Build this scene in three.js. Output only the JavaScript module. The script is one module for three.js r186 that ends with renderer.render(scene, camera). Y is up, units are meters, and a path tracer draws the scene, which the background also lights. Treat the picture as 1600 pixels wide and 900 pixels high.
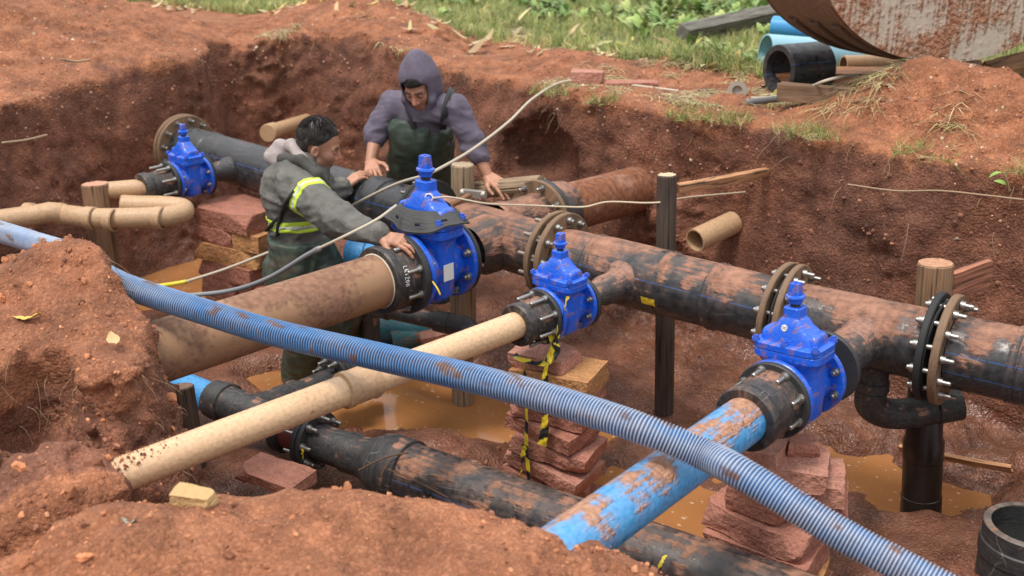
import * as THREE from 'three';
import { mergeGeometries } from 'three/addons/utils/BufferGeometryUtils.js';

// ---------- camera, sky, sun, exposure ----------
const scene = new THREE.Scene();
const EYE = new THREE.Vector3(2.434, 1.700, 3.886);
const FWD = new THREE.Vector3(-0.62358, -0.34879, -0.69964);
const camera = new THREE.PerspectiveCamera(28.70, 16 / 9, 0.05, 400);
camera.position.copy(EYE);
camera.lookAt(EYE.clone().add(FWD));
camera.focus = 4.35;
camera.userData.fStop = 2.6;
const renderer = new THREE.WebGLRenderer({ antialias: true });
renderer.toneMapping = THREE.LinearToneMapping;
renderer.toneMappingExposure = 1.80;
renderer.shadowMap.enabled = true;
{
  // overcast sky: pale cloud, brighter towards the zenith
  const w = 64, h = 32, d = new Float32Array(w * h * 4);
  for (let j = 0; j < h; j++) for (let i = 0; i < w; i++) {
    const el = ((j + 0.5) / h - 0.5) * Math.PI, s = Math.max(0, Math.sin(el));
    const L = 0.98 * (0.38 + 0.62 * s);
    const o = (j * w + i) * 4;
    d[o] = L * 0.98; d[o + 1] = L; d[o + 2] = L * 1.03; d[o + 3] = 1;
  }
  const sky = new THREE.DataTexture(d, w, h, THREE.RGBAFormat, THREE.FloatType);
  sky.mapping = THREE.EquirectangularReflectionMapping;
  sky.magFilter = THREE.LinearFilter; sky.minFilter = THREE.LinearFilter; sky.needsUpdate = true;
  scene.background = sky; scene.environment = sky;
}
const sun = new THREE.DirectionalLight(0xfff6ec, 1.5);
sun.position.set(-1.2 + 0.5, 7, 3.0);
sun.target.position.set(-0.5, 0, 0);
sun.castShadow = true; sun.shadow.radius = 26; sun.shadow.mapSize.set(2048, 2048);
Object.assign(sun.shadow.camera, { left: -8, right: 8, top: 8, bottom: -8, near: 0.5, far: 30 });
scene.add(sun, sun.target);
// ---------- helpers ----------
const V = (x, y, z) => new THREE.Vector3(x, y, z);
const lerp = (a, b, t) => a + (b - a) * t;
const clamp = (x, a = 0, b = 1) => Math.min(b, Math.max(a, x));
const sstep = (a, b, x) => { const t = clamp((x - a) / (b - a)); return t * t * (3 - 2 * t); };
function rng(seed) { let s = seed >>> 0; return () => { s = (s + 0x6D2B79F5) >>> 0; let t = Math.imul(s ^ (s >>> 15), 1 | s); t = (t + Math.imul(t ^ (t >>> 7), 61 | t)) ^ t; return ((t ^ (t >>> 14)) >>> 0) / 4294967296; }; }
const PERM = new Uint8Array(512);
{ const r = rng(7), p = [...Array(256).keys()]; for (let i = 255; i > 0; i--) { const j = (r() * (i + 1)) | 0; [p[i], p[j]] = [p[j], p[i]]; } for (let i = 0; i < 512; i++) PERM[i] = p[i & 255]; }
function grad(h, x, y, z) { h &= 15; const u = h < 8 ? x : y, v = h < 4 ? y : h === 12 || h === 14 ? x : z; return ((h & 1) ? -u : u) + ((h & 2) ? -v : v); }
function noise(x, y, z) {
  const xf = Math.floor(x), yf = Math.floor(y), zf = Math.floor(z), X = xf & 255, Y = yf & 255, Z = zf & 255;
  x -= xf; y -= yf; z -= zf;
  const u = x * x * x * (x * (x * 6 - 15) + 10), v = y * y * y * (y * (y * 6 - 15) + 10), w = z * z * z * (z * (z * 6 - 15) + 10);
  const A = PERM[X] + Y, AA = PERM[A] + Z, AB = PERM[A + 1] + Z, B = PERM[X + 1] + Y, BA = PERM[B] + Z, BB = PERM[B + 1] + Z;
  const l = (a, b, t) => a + (b - a) * t;
  return l(l(l(grad(PERM[AA], x, y, z), grad(PERM[BA], x - 1, y, z), u), l(grad(PERM[AB], x, y - 1, z), grad(PERM[BB], x - 1, y - 1, z), u), v),
    l(l(grad(PERM[AA + 1], x, y, z - 1), grad(PERM[BA + 1], x - 1, y, z - 1), u), l(grad(PERM[AB + 1], x, y - 1, z - 1), grad(PERM[BB + 1], x - 1, y - 1, z - 1), u), v), w);
}
function fbm(x, y, z, o = 4) { let a = 0.5, s = 0; for (let i = 0; i < o; i++) { s += a * noise(x, y, z); x = x * 2.03 + 5.1; y = y * 2.03 + 1.7; z = z * 2.03 + 9.2; a *= 0.5; } return s; }
// noise that repeats in u and v (both 0..1): f cells across
function pgrad(ix, iy, fx, fy, s) { const h = PERM[(PERM[(ix + s) & 255] + iy) & 255] & 7, a = h * Math.PI / 4 + .3; return Math.cos(a) * fx + Math.sin(a) * fy; }
function pn(x, y, px, py, s) {
  const xf = Math.floor(x), yf = Math.floor(y), fx = x - xf, fy = y - yf, x0 = ((xf % px) + px) % px, y0 = ((yf % py) + py) % py, x1 = (x0 + 1) % px, y1 = (y0 + 1) % py;
  const u = fx * fx * fx * (fx * (fx * 6 - 15) + 10), v = fy * fy * fy * (fy * (fy * 6 - 15) + 10);
  const a = pgrad(x0, y0, fx, fy, s), b = pgrad(x1, y0, fx - 1, fy, s), c = pgrad(x0, y1, fx, fy - 1, s), d = pgrad(x1, y1, fx - 1, fy - 1, s);
  return 1.4 * (a + (b - a) * u + (c - a) * v + (a - b - c + d) * u * v);
}
function tnoise(u, v, f, seed, o = 4, fv = f) { let s = 0, amp = .5; for (let i = 0; i < o; i++) { s += amp * pn(u * f, v * fv, f, fv, seed * 13 + i * 37); f *= 2; fv *= 2; amp *= .5; } return s; }
// the photograph's pixel as a direction; a point on it is fixed by the plane the thing touches
const RX = V(0.74652, 0, -0.66536), RD = V(0.23207, -0.9372, 0.26038);
function ray(px, py) { return FWD.clone().addScaledVector(RX, (px - 800) / 1760).addScaledVector(RD, (py - 450) / 1760); }
function P(px, py, axis, val) { const d = ray(px, py); return EYE.clone().addScaledVector(d, (val - EYE[axis]) / d[axis]); }

// textures
const toS = c => Math.round(255 * clamp(c <= 0.0031308 ? 12.92 * c : 1.055 * Math.pow(c, 1 / 2.4) - 0.055));
function tex(w, h, fn, color) {
  const d = new Uint8Array(w * h * 4);
  for (let j = 0; j < h; j++) for (let i = 0; i < w; i++) {
    const c = fn(i / w, j / h, i, j), o = (j * w + i) * 4;
    if (color) { d[o] = toS(c[0]); d[o + 1] = toS(c[1]); d[o + 2] = toS(c[2]); }
    else { const g = Array.isArray(c) ? c : [c, c, c]; d[o] = 255 * clamp(g[0]); d[o + 1] = 255 * clamp(g[1]); d[o + 2] = 255 * clamp(g[2]); }
    d[o + 3] = 255;
  }
  const t = new THREE.DataTexture(d, w, h, THREE.RGBAFormat);
  t.wrapS = t.wrapT = THREE.RepeatWrapping; t.magFilter = THREE.LinearFilter; t.minFilter = THREE.LinearMipmapLinearFilter; t.generateMipmaps = true;
  if (color) t.colorSpace = THREE.SRGBColorSpace;
  t.needsUpdate = true; return t;
}
const lin = (r, g, b) => new THREE.Color().setRGB(r, g, b);
const mat = (c, rough = 0.8, more = {}) => new THREE.MeshPhysicalMaterial({ color: Array.isArray(c) ? lin(...c) : c, roughness: rough, metalness: 0, ...more });

// objects
const used = {};
function numbered(n) { const k = used[n] = (used[n] ?? -1) + 1; return k ? `${n}_${String(k).padStart(3, '0')}` : n; }
function shade(o) { o.traverse(m => { if (m.isMesh) { m.castShadow = true; m.receiveShadow = true; } }); return o; }
function thing(name, label, category, base = V(0, 0, 0), group) {
  const o = new THREE.Group(); o.name = numbered(name); o.position.copy(base); o.userData = { label, category };
  if (group) o.userData.group = group; scene.add(o); return o;
}
// geometry is given in world coordinates; it is stored relative to its thing's base
function part(name, geo, m, parent, label) {
  const o = new THREE.Mesh(geo, m); o.name = name; o.castShadow = o.receiveShadow = true;
  let b = V(0, 0, 0), p = parent; while (p && p !== scene) { b.add(p.position); p = p.parent; }
  geo.translate(-b.x, -b.y, -b.z); parent.add(o); if (label) o.userData.label = label; return o;
}
function local(name, geo, m, parent, label) { const o = new THREE.Mesh(geo, m); o.name = name; o.castShadow = o.receiveShadow = true; parent.add(o); if (label) o.userData.label = label; return o; }
function single(name, geo, m, label, category, group) {
  geo.computeBoundingBox(); const c = geo.boundingBox.getCenter(V(0, 0, 0)); c.y = geo.boundingBox.min.y; geo.translate(-c.x, -c.y, -c.z);
  const o = new THREE.Mesh(geo, m); o.name = numbered(name); o.position.copy(c); o.castShadow = o.receiveShadow = true; o.userData = { label, category }; if (group) o.userData.group = group; scene.add(o); return o;
}
function structure(name, geo, m) { const o = new THREE.Mesh(geo, m); o.name = numbered(name); o.receiveShadow = o.castShadow = true; o.userData = { kind: 'structure' }; scene.add(o); return o; }
function copy(src, label) { const c = src.clone(); c.name = numbered(src.name.replace(/_\d{3}$/, '')); c.userData = { ...src.userData, label }; scene.add(c); return c; }

function geoFrom(pos, idx, uv, nor, col) {
  const g = new THREE.BufferGeometry();
  g.setAttribute('position', new THREE.Float32BufferAttribute(pos, 3));
  if (uv) g.setAttribute('uv', new THREE.Float32BufferAttribute(uv, 2));
  if (col) g.setAttribute('color', new THREE.Float32BufferAttribute(col, 3));
  if (idx) g.setIndex(idx);
  if (nor) g.setAttribute('normal', new THREE.Float32BufferAttribute(nor, 3)); else g.computeVertexNormals();
  return g;
}
// a body turned about the line p0 -> dir; profile = [[along, radius], ...]; u = 0 at the top; creases where the profile bends
function lathe(p0, dir, profile, seg = 48, wob = null) {
  const d = dir.clone().normalize();
  let n = Math.abs(d.y) > 0.95 ? V(1, 0, 0) : V(0, 1, 0); n.addScaledVector(d, -n.dot(d)).normalize();
  const b = d.clone().cross(n);
  const pos = [], nor = [], uv = [], idx = [];
  const S = [];
  for (let i = 0; i + 1 < profile.length; i++) { const dt = profile[i + 1][0] - profile[i][0], dr = profile[i + 1][1] - profile[i][1], l = Math.hypot(dt, dr) || 1e-9; S.push([-dr / l, dt / l]); }
  for (let i = 0; i < S.length; i++) {
    const base = pos.length / 3;
    for (let e = 0; e < 2; e++) {
      const q = profile[i + e]; let s = S[i]; const o = S[i + (e ? 1 : -1)];
      if (o && o[0] * s[0] + o[1] * s[1] > 0.8) { const l = Math.hypot(o[0] + s[0], o[1] + s[1]); s = [(o[0] + s[0]) / l, (o[1] + s[1]) / l]; }
      for (let k = 0; k <= seg; k++) {
        const a = k / seg * 2 * Math.PI, ca = Math.cos(a), sa = Math.sin(a);
        const r = q[1] * (wob ? wob(q[0], a) : 1);
        pos.push(p0.x + d.x * q[0] + (n.x * ca + b.x * sa) * r, p0.y + d.y * q[0] + (n.y * ca + b.y * sa) * r, p0.z + d.z * q[0] + (n.z * ca + b.z * sa) * r);
        nor.push(d.x * s[0] + (n.x * ca + b.x * sa) * s[1], d.y * s[0] + (n.y * ca + b.y * sa) * s[1], d.z * s[0] + (n.z * ca + b.z * sa) * s[1]);
        uv.push(k / seg, q[0]);
      }
    }
    for (let k = 0; k < seg; k++) { const a = base + k, c = a + seg + 1; idx.push(a, a + 1, c, a + 1, c + 1, c); }
  }
  return geoFrom(pos, idx, uv, nor);
}
// a tube along a curve; radius may be a function of (t, metres, angle)
function tube(points, radius, seg = 12, n = 64, o = {}) {
  const c = o.straight ? (() => { const cp = new THREE.CurvePath(); for (let i = 0; i + 1 < points.length; i++) cp.add(new THREE.LineCurve3(points[i], points[i + 1])); return cp; })() : new THREE.CatmullRomCurve3(points, false, 'centripetal');
  const L = c.getLength(), pos = [], uv = [], idx = [], col = [];
  let nrm = null;
  for (let i = 0; i <= n; i++) {
    const t = i / n, p = c.getPointAt(t), d = c.getTangentAt(t);
    if (!nrm) { nrm = Math.abs(d.y) > 0.9 ? V(1, 0, 0) : V(0, 1, 0); }
    if (o.upright) nrm = V(0, 1, 0);
    nrm.addScaledVector(d, -nrm.dot(d)).normalize(); const b = d.clone().cross(nrm);
    for (let k = 0; k <= seg; k++) {
      const a = k / seg * 2 * Math.PI, r = typeof radius === 'function' ? radius(t, t * L, a) : radius;
      const q = p.clone().addScaledVector(nrm, Math.cos(a) * r).addScaledVector(b, Math.sin(a) * r);
      pos.push(q.x, q.y, q.z); uv.push(k / seg, t * L);
      if (o.color) col.push(...o.color(t, t * L, a, q));
    }
  }
  for (let i = 0; i < n; i++) for (let k = 0; k < seg; k++) { const a = i * (seg + 1) + k, e = a + seg + 1; idx.push(a, a + 1, e, a + 1, e + 1, e); }
  if (o.caps !== false) for (const i of [0, n]) {
    const m = pos.length / 3, t = i / n, p = c.getPointAt(t); pos.push(p.x, p.y, p.z); uv.push(.5, t * L); if (o.color) col.push(...o.color(t, t * L, 0, p));
    for (let k = 0; k < seg; k++) { const a = i * (seg + 1) + k; i ? idx.push(m, a, a + 1) : idx.push(m, a + 1, a); }
  }
  return geoFrom(pos, idx, uv, null, o.color ? col : null);
}
const strip = g => { for (const k of Object.keys(g.attributes)) if (!['position', 'normal', 'uv'].includes(k)) g.deleteAttribute(k); return g.index ? g : g; };
function merge(list) { list = list.map(g => { g = g.index ? g.toNonIndexed() : g; if (!g.attributes.uv) g.setAttribute('uv', new THREE.Float32BufferAttribute(new Float32Array(g.attributes.position.count * 2), 2)); return g; }); return mergeGeometries(list); }
// naive surface nets of a distance field f over a box
function nets(f, lo, hi, cell, data) {
  const nx = Math.ceil((hi.x - lo.x) / cell) + 1, ny = Math.ceil((hi.y - lo.y) / cell) + 1, nz = Math.ceil((hi.z - lo.z) / cell) + 1;
  const F = data || new Float32Array(nx * ny * nz);
  if (!data) for (let k = 0, o = 0; k < nz; k++) for (let j = 0; j < ny; j++) for (let i = 0; i < nx; i++, o++) F[o] = f(lo.x + i * cell, lo.y + j * cell, lo.z + k * cell);
  const id = new Int32Array(nx * ny * nz).fill(-1), pos = [], idx = [], sx = 1, sy = nx, sz = nx * ny;
  const off = [0, sx, sy, sx + sy, sz, sx + sz, sy + sz, sx + sy + sz], E = [[0, 1], [2, 3], [4, 5], [6, 7], [0, 2], [1, 3], [4, 6], [5, 7], [0, 4], [1, 5], [2, 6], [3, 7]];
  for (let k = 0; k < nz - 1; k++) for (let j = 0; j < ny - 1; j++) { let o = k * sz + j * sy; for (let i = 0; i < nx - 1; i++, o++) {
    const s0 = F[o] < 0;
    if (s0 === F[o + sx] < 0 && s0 === F[o + sy] < 0 && s0 === F[o + sx + sy] < 0 && s0 === F[o + sz] < 0 && s0 === F[o + sx + sz] < 0 && s0 === F[o + sy + sz] < 0 && s0 === F[o + sx + sy + sz] < 0) continue;
    let n = 0, x = 0, y = 0, z = 0;
    for (const [a, b] of E) { const fa = F[o + off[a]], fb = F[o + off[b]]; if (fa < 0 === fb < 0) continue; const t = fa / (fa - fb); n++;
      x += (a & 1) + (((b & 1) - (a & 1)) * t); y += ((a >> 1) & 1) + ((((b >> 1) & 1) - ((a >> 1) & 1)) * t); z += (a >> 2) + (((b >> 2) - (a >> 2)) * t); }
    id[o] = pos.length / 3; pos.push(lo.x + (i + x / n) * cell, lo.y + (j + y / n) * cell, lo.z + (k + z / n) * cell);
  } }
  const quad = (a, b, c, d, flip) => { if (a < 0 || b < 0 || c < 0 || d < 0) return; flip ? idx.push(a, c, b, a, d, c) : idx.push(a, b, c, a, c, d); };
  for (let k = 1; k < nz - 1; k++) for (let j = 1; j < ny - 1; j++) { let o = k * sz + j * sy + 1; for (let i = 1; i < nx - 1; i++, o++) {
    const s = F[o] < 0;
    if (s !== F[o + sx] < 0) quad(id[o], id[o - sy], id[o - sy - sz], id[o - sz], s);
    if (s !== F[o + sy] < 0) quad(id[o], id[o - sz], id[o - sx - sz], id[o - sx], s);
    if (s !== F[o + sz] < 0) quad(id[o], id[o - sx], id[o - sx - sy], id[o - sy], s);
  } }
  for (let i = 0; i < idx.length; i += 3) { const t = idx[i + 1]; idx[i + 1] = idx[i + 2]; idx[i + 2] = t; }
  return { pos, idx };
}
const smin = (a, b, k) => { const h = Math.max(k - Math.abs(a - b), 0) / k; return Math.min(a, b) - h * h * k * 0.25; };
const smax = (a, b, k) => -smin(-a, -b, k);
// each triangle takes its uv from the world plane it faces most, in metres
function boxUV(pos, idx, nor, col, s = 1) {
  const n = idx.length, P_ = new Float32Array(n * 3), N_ = new Float32Array(n * 3), U_ = new Float32Array(n * 2), C_ = col ? new Float32Array(n * 3) : null;
  for (let t = 0; t < n; t += 3) {
    let ax = 0, ay = 0, az = 0;
    for (let e = 0; e < 3; e++) { const v = idx[t + e] * 3; ax += nor[v]; ay += nor[v + 1]; az += nor[v + 2]; }
    ax = Math.abs(ax); ay = Math.abs(ay); az = Math.abs(az);
    for (let e = 0; e < 3; e++) {
      const v = idx[t + e] * 3, o = (t + e) * 3, x = pos[v], y = pos[v + 1], z = pos[v + 2];
      P_[o] = x; P_[o + 1] = y; P_[o + 2] = z; N_[o] = nor[v]; N_[o + 1] = nor[v + 1]; N_[o + 2] = nor[v + 2];
      if (C_) { C_[o] = col[v]; C_[o + 1] = col[v + 1]; C_[o + 2] = col[v + 2]; }
      const q = (t + e) * 2;
      if (ay >= ax && ay >= az) { U_[q] = x * s; U_[q + 1] = z * s; } else if (ax >= az) { U_[q] = z * s + 0.37; U_[q + 1] = y * s; } else { U_[q] = x * s + 0.71; U_[q + 1] = y * s; }
    }
  }
  const g = new THREE.BufferGeometry();
  g.setAttribute('position', new THREE.BufferAttribute(P_, 3)); g.setAttribute('normal', new THREE.BufferAttribute(N_, 3)); g.setAttribute('uv', new THREE.BufferAttribute(U_, 2)); if (C_) g.setAttribute('color', new THREE.BufferAttribute(C_, 3));
  return g;
}
function normalsOf(pos, idx) { const g = new THREE.BufferGeometry(); g.setAttribute('position', new THREE.Float32BufferAttribute(pos, 3)); g.setIndex(idx); g.computeVertexNormals(); return g.attributes.normal.array; }
// ---------- the excavated ground ----------
const WATER = -0.86;
function sdPoly(x, z, p) {
  let d = 1e9, s = 1;
  for (let i = 0, j = p.length - 1; i < p.length; j = i++) {
    const ex = p[j][0] - p[i][0], ez = p[j][1] - p[i][1], wx = x - p[i][0], wz = z - p[i][1];
    const t = clamp((wx * ex + wz * ez) / (ex * ex + ez * ez)), bx = wx - ex * t, bz = wz - ez * t;
    d = Math.min(d, bx * bx + bz * bz);
    const c1 = z >= p[i][1], c2 = z < p[j][1], c3 = ex * wz > ez * wx;
    if ((c1 && c2 && c3) || (!c1 && !c2 && !c3)) s = -s;
  }
  return s * Math.sqrt(d);
}
const TRENCH = [[5, -1.2], [.6, -1.15], [-.9, -1.2], [-1.5, -1.25], [-2.2, -1.3], [-3, -1.4], [-3.9, -1.62], [-4.75, -1.55], [-4.9, -1.05], [-4.42, -.58], [-4.26, .29], [-3.92, 1.1], [-3.7, 1.9], [-3.7, 6], [5, 6]];
const BLOCK = [[-6, 1.98], [-2.6, 1.98], [-1.9, 1.96], [-1.5, 1.95], [-1.25, 1.955], [-1.08, 1.96], [-.9, 2.02], [-.74, 2.12], [-.62, 2.24], [-.60, 2.34], [-.68, 2.40], [-.88, 2.35], [-.99, 2.40], [-.94, 2.52], [-.87, 2.66], [-.8, 2.9], [-.8, 3.6], [-6, 3.6]];
const HUMP = [[-.2, 3.6], [-.2, 2.8], [-.08, 2.40], [.1, 2.14], [.34, 2.0], [.7, 1.88], [1.0, 1.76], [1.16, 1.74], [1.4, 1.95], [2.2, 2.6], [3.4, 3.6]];
const bump2 = (x, z, cx, cz, rx, rz, rot = 0) => { const c = Math.cos(rot), s = Math.sin(rot), dx = x - cx, dz = z - cz, u = (dx * c + dz * s) / rx, v = (-dx * s + dz * c) / rz, r = Math.sqrt(u * u + v * v); return r < 1 ? 0.5 + 0.5 * Math.cos(Math.PI * r) : 0; };
function topH(x, z) {
  let h = 0.46 + 0.03 * noise(x * 0.5, 3.3, z * 0.5) + 0.012 * noise(x * 2.1, 1.3, z * 2.1);
  h += 0.32 * bump2(x, z, .28, -1.86, .98, .62, -.1) + .22 * bump2(x, z, 1.15, -1.75, .9, .5);
  h += 0.25 * bump2(x, z, -4.75, -2.3, 2.0, .95, .3) + 0.10 * bump2(x, z, -2.2, -2.0, 1.0, .5);
  h += 0.62 * bump2(x, z, -6.3, .5, 2.3, 2.6);
  h += 0.10 * bump2(x, z, -1.6, -2.5, 1.1, .5, .1);
  return h;
}
const PUDDLE = [[-1.25, .25, .95, .42, -.5], [-1.75, .62, .5, .3, 0], [.25, .50, .80, .52, -.25], [.72, -.48, .55, .33, -.2], [-3.7, -.05, .75, .65, 0], [.1, .9, .5, .3, 0]];
function floorH(x, z) {
  let f = -0.79 + 0.05 * noise(x * 1.3, 7.7, z * 1.3) + 0.03 * noise(x * 3.7, 2.2, z * 3.7);
  for (const [cx, cz, rx, rz, r] of PUDDLE) { const b = bump2(x + .2 * noise(x * 3.5, 0, z * 3.5) + .08 * noise(x * 9, 0, z * 9), z + .2 * noise(x * 3.5, 9, z * 3.5) + .08 * noise(x * 9, 5, z * 9), cx, cz, rx * 1.35, rz * 1.35, r); f -= 0.26 * Math.min(b, .55); }
  f += 0.10 * bump2(x, z, -.72, .72, .55, .4) + 0.13 * bump2(x, z, 1.75, .35, .95, .8) + 0.12 * bump2(x, z, 1.9, -.9, 1.1, .5);
  f += 0.05 * sstep(-.45, -1.0, z) ;
  return f;
}
const CAVES = [[-1.98, .02, -1.30, .36, .27, .24]];
// what depends on the plan position only
function plan(x, z) {
  return { tr: sdPoly(x, z, TRENCH), bl: sdPoly(x, z, BLOCK), hu: sdPoly(x, z, HUMP), top: topH(x, z), fl: floorH(x, z),
    bt: 0.24 - 0.03 * sstep(-1.2, -.6, x) + .17 * bump2(x, z, -1.40, 2.12, .50, .34) + .10 * bump2(x, z, -1.22, 2.02, .25, .16) + .04 * noise(x * 3, 0, z * 3) - .40 * Math.max(0, -1.75 - x),
    ht: 0.10 + .06 * bump2(x, z, .05, 2.75, .5, .5) + .05 * bump2(x, z, .25, 2.25, .4, .3) - .10 * sstep(.7, 1.3, x) - .06 * sstep(2.2, 3, z) * sstep(.2, .8, x) + .03 * noise(x * 4, 0, z * 4) };
}
function soilBase(x, y, z, p = plan(x, z)) {
  const w = 0.10 * noise(x * .9 + 4, y * .9, z * .9) + .05 * noise(x * 2.3, y * 1.6 + 3, z * 2.3);
  let far = smax(-p.tr + 0.13 * (y - .1) + w, y - p.top, 0.05);
  if (z < -.8) for (const [cx, cy, cz, rx, ry, rz] of CAVES) { const u = (x - cx) / rx, v = (y - cy) / ry, t = (z - cz) / rz, r = Math.sqrt(u * u + v * v + t * t); if (r < 2) far = smax(far, -(r - 1) * Math.min(rx, ry, rz), .06); }
  const toe = sstep(2.0, 2.3, z) * (.75 * Math.min(0, y + .04));
  const blk = smax(p.bl + .14 * (y - .15) + toe + .5 * w, y - p.bt, 0.035);
  const plug = Math.hypot(x + .44, (y + .03) * 1.25, z - 2.69) - .20 + .8 * w;
  const hum = smax(p.hu + .45 * (y + .05) + .5 * w, y - p.ht, 0.16);
  return smin(smin(smin(far, smin(blk, plug, .22), .05), hum, .08), (y - p.fl) * 0.92, .10);
}
const LO = V(-6.0, -1.08, -2.6), HI = V(2.8, 1.20, 3.4);
function soilDetail(x, y, z, d) {
  const e = Math.min(x - LO.x, HI.x - x, z - LO.z, HI.z - z), k = sstep(.02, .3, e);
  // cut faces are torn and layered, the puddled floor is smoother
  const wet = sstep(-.70, -.80, y);
  const a = noise(x * 3.4, y * 3.0 + 11, z * 3.4), w = noise(x * 2, y * 2, z * 2) * 1.2;
  const s = 1 - 2 * Math.abs(noise(x * 10 + w, y * 3.2 + w, z * 10 + 3)), l = 1 - 2 * Math.abs(noise(x * 3.1 + 8, y * 13 + w, z * 3.1)), c = noise(x * 16, y * 15, z * 16), q = noise(x * 34 + 7, y * 34, z * 34);
  const rag = .5 + noise(x * 1.7 + 20, y * 1.7, z * 1.7); // some stretches are shaved smooth, others torn
  const A = n => Math.abs(n);
  // the freshly dug spur breaks in clods and ledges, the cut walls carry the marks of the bucket's teeth
  const torn = x > -2.3 && x < 1.3 && z > 1.5 && y > -.55 ? (.055 * A(noise(x * 4.6 + 40, y * 6.5, z * 4.6)) + .034 * A(noise(x * 10, y * 13, z * 10 + 5)) - .022 + .007 * q + .010 * noise(x * 23, y * 26, z * 23)) * (x < -.2 ? 1 : .5) : z < -.7 || x < -3.6 ? .030 * A(noise(x * 8 + w, y * 1.6, z * 8)) + .030 * A(noise(x * 3.3, y * 5.5 + 9, z * 3.3)) - .018 : 0;
  return d - k * ((.040 * a + (.006 * s + .008 * l + .024 * c) * (.25 + 1.4 * rag * rag) + .005 * q + torn) * (1 - .45 * wet));
}
let soilPos, soilNor; const T0 = Date.now();
{
  const cell = 0.0185, nx = Math.ceil((HI.x - LO.x) / cell) + 1, ny = Math.ceil((HI.y - LO.y) / cell) + 1, nz = Math.ceil((HI.z - LO.z) / cell) + 1;
  const F = new Float32Array(nx * ny * nz), B = 8;
  // columns far from the surface need no detail: test blocks of 8 first
  const cols = new Array(nx * nz); for (let k = 0; k < nz; k++) for (let i = 0; i < nx; i++) cols[k * nx + i] = plan(LO.x + i * cell, LO.z + k * cell);
  for (let k0 = 0; k0 < nz; k0 += B) for (let j0 = 0; j0 < ny; j0 += B) for (let i0 = 0; i0 < nx; i0 += B) {
    const c = soilBase(LO.x + (i0 + 4) * cell, LO.y + (j0 + 4) * cell, LO.z + (k0 + 4) * cell, cols[Math.min(nz - 1, k0 + 4) * nx + Math.min(nx - 1, i0 + 4)]), far = Math.abs(c) > 0.34;
    for (let k = k0; k < Math.min(nz, k0 + B); k++) for (let j = j0; j < Math.min(ny, j0 + B); j++) for (let i = i0, o = (k * ny + j) * nx + i0; i < Math.min(nx, i0 + B); i++, o++) {
      if (far) { F[o] = c; continue; }
      const x = LO.x + i * cell, y = LO.y + j * cell, z = LO.z + k * cell, d = soilBase(x, y, z, cols[k * nx + i]);
      F[o] = Math.abs(d) > .11 ? d : soilDetail(x, y, z, d);
    }
  }
  const { pos, idx } = nets(null, LO, HI, cell, F);
  const nor = normalsOf(pos, idx);
  soilPos = pos; soilNor = nor;
  // colours of the earth: dry orange crust on the old surface and on thrown-up spoil, brown clay in the cut, dark wet mud below
  const col = new Float32Array(pos.length);
  for (let i = 0; i < pos.length; i += 3) {
    const x = pos[i], y = pos[i + 1], z = pos[i + 2];
    const n1 = fbm(x * 1.1, y * 1.6, z * 1.1, 3), n2 = fbm(x * 5, y * 6 + 4, z * 5, 3), n3 = noise(x * 26, y * 26, z * 26);
    let crust = 0;
    const pl = cols[Math.min(nz - 1, Math.round((z - LO.z) / cell)) * nx + Math.min(nx - 1, Math.round((x - LO.x) / cell))], inside = pl.tr, inB = pl.bl, inH = pl.hu;
    if (inside > 0) crust = sstep(-.10, -.02, y - pl.top + .16 * n2 + .04 * n3);
    crust = Math.max(crust, inB < .12 ? sstep(.0, .16, y + .30 * n2 + .04 * n3) * .85 : 0, inH < .2 ? sstep(-.16, -.04, y + .2 * n2) : 0);
    const wet = sstep(-.62, -.74, y + .18 * n2 + .1 * n1);
    let c = [.268 + .15 * n1, .106 + .05 * n1, .061 + .022 * n1];
    const dry = [.46, .178, .082]; const mud = [.255, .103, .058];
    for (let q = 0; q < 3; q++) { c[q] = lerp(c[q], dry[q], crust * .8); c[q] = lerp(c[q], mud[q], wet * .8); c[q] *= 1 + .62 * n2 + .22 * n3; }
    col[i] = c[0]; col[i + 1] = c[1]; col[i + 2] = c[2];
  }
  // crumbly surface: thousands of overlapping grains of many sizes
  const SZ = 1024, gh = new Float32Array(SZ * SZ), gt = new Float32Array(SZ * SZ), gr = rng(17);
  for (let k = 0; k < 60000; k++) { const cx = gr() * SZ, cy = gr() * SZ, r = 1.2 + 7.5 * gr() ** 6, ex = .7 + .6 * gr(), tone = gr() - .5, base = gr() * .25; for (let j = -Math.ceil(r); j <= r; j++) for (let i = -Math.ceil(r); i <= r; i++) { const d = (i * i * ex + j * j / ex) / (r * r); if (d >= 1) continue; const o = ((cy + j) & 1023) * SZ + ((cx + i) & 1023), h = base + Math.sqrt(1 - d) * (.14 + r * .05); if (h > gh[o]) { gh[o] = h; gt[o] = tone; } } }
  const soilMap = tex(SZ, SZ, (u, v, i, j) => { const a = tnoise(u, v, 7, 3, 3), o = j * SZ + i, b = gt[o], g = clamp(.78 + .45 * a + .42 * b, .3, 1.3) * .82; return [g, g * (1 + .10 * b + .1 * a), g * (1 + .2 * b + .15 * a)]; }, true);
  const soilBump = tex(SZ, SZ, (u, v, i, j) => clamp(.12 + gh[j * SZ + i] * .75 + .3 * tnoise(u, v, 12, 13, 2)));
  const soil = mat(0xffffff, .93, { vertexColors: true, map: soilMap, bumpMap: soilBump, bumpScale: .008 });
  const mud = mat(0xffffff, .55, { vertexColors: true, map: soilMap, bumpMap: soilBump, bumpScale: .008, roughnessMap: tex(512, 512, (u, v) => { const a = tnoise(u, v, 7, 31, 4); return [0, clamp(.78 + 1.3 * a, .3, 1), 0]; }) });
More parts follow.
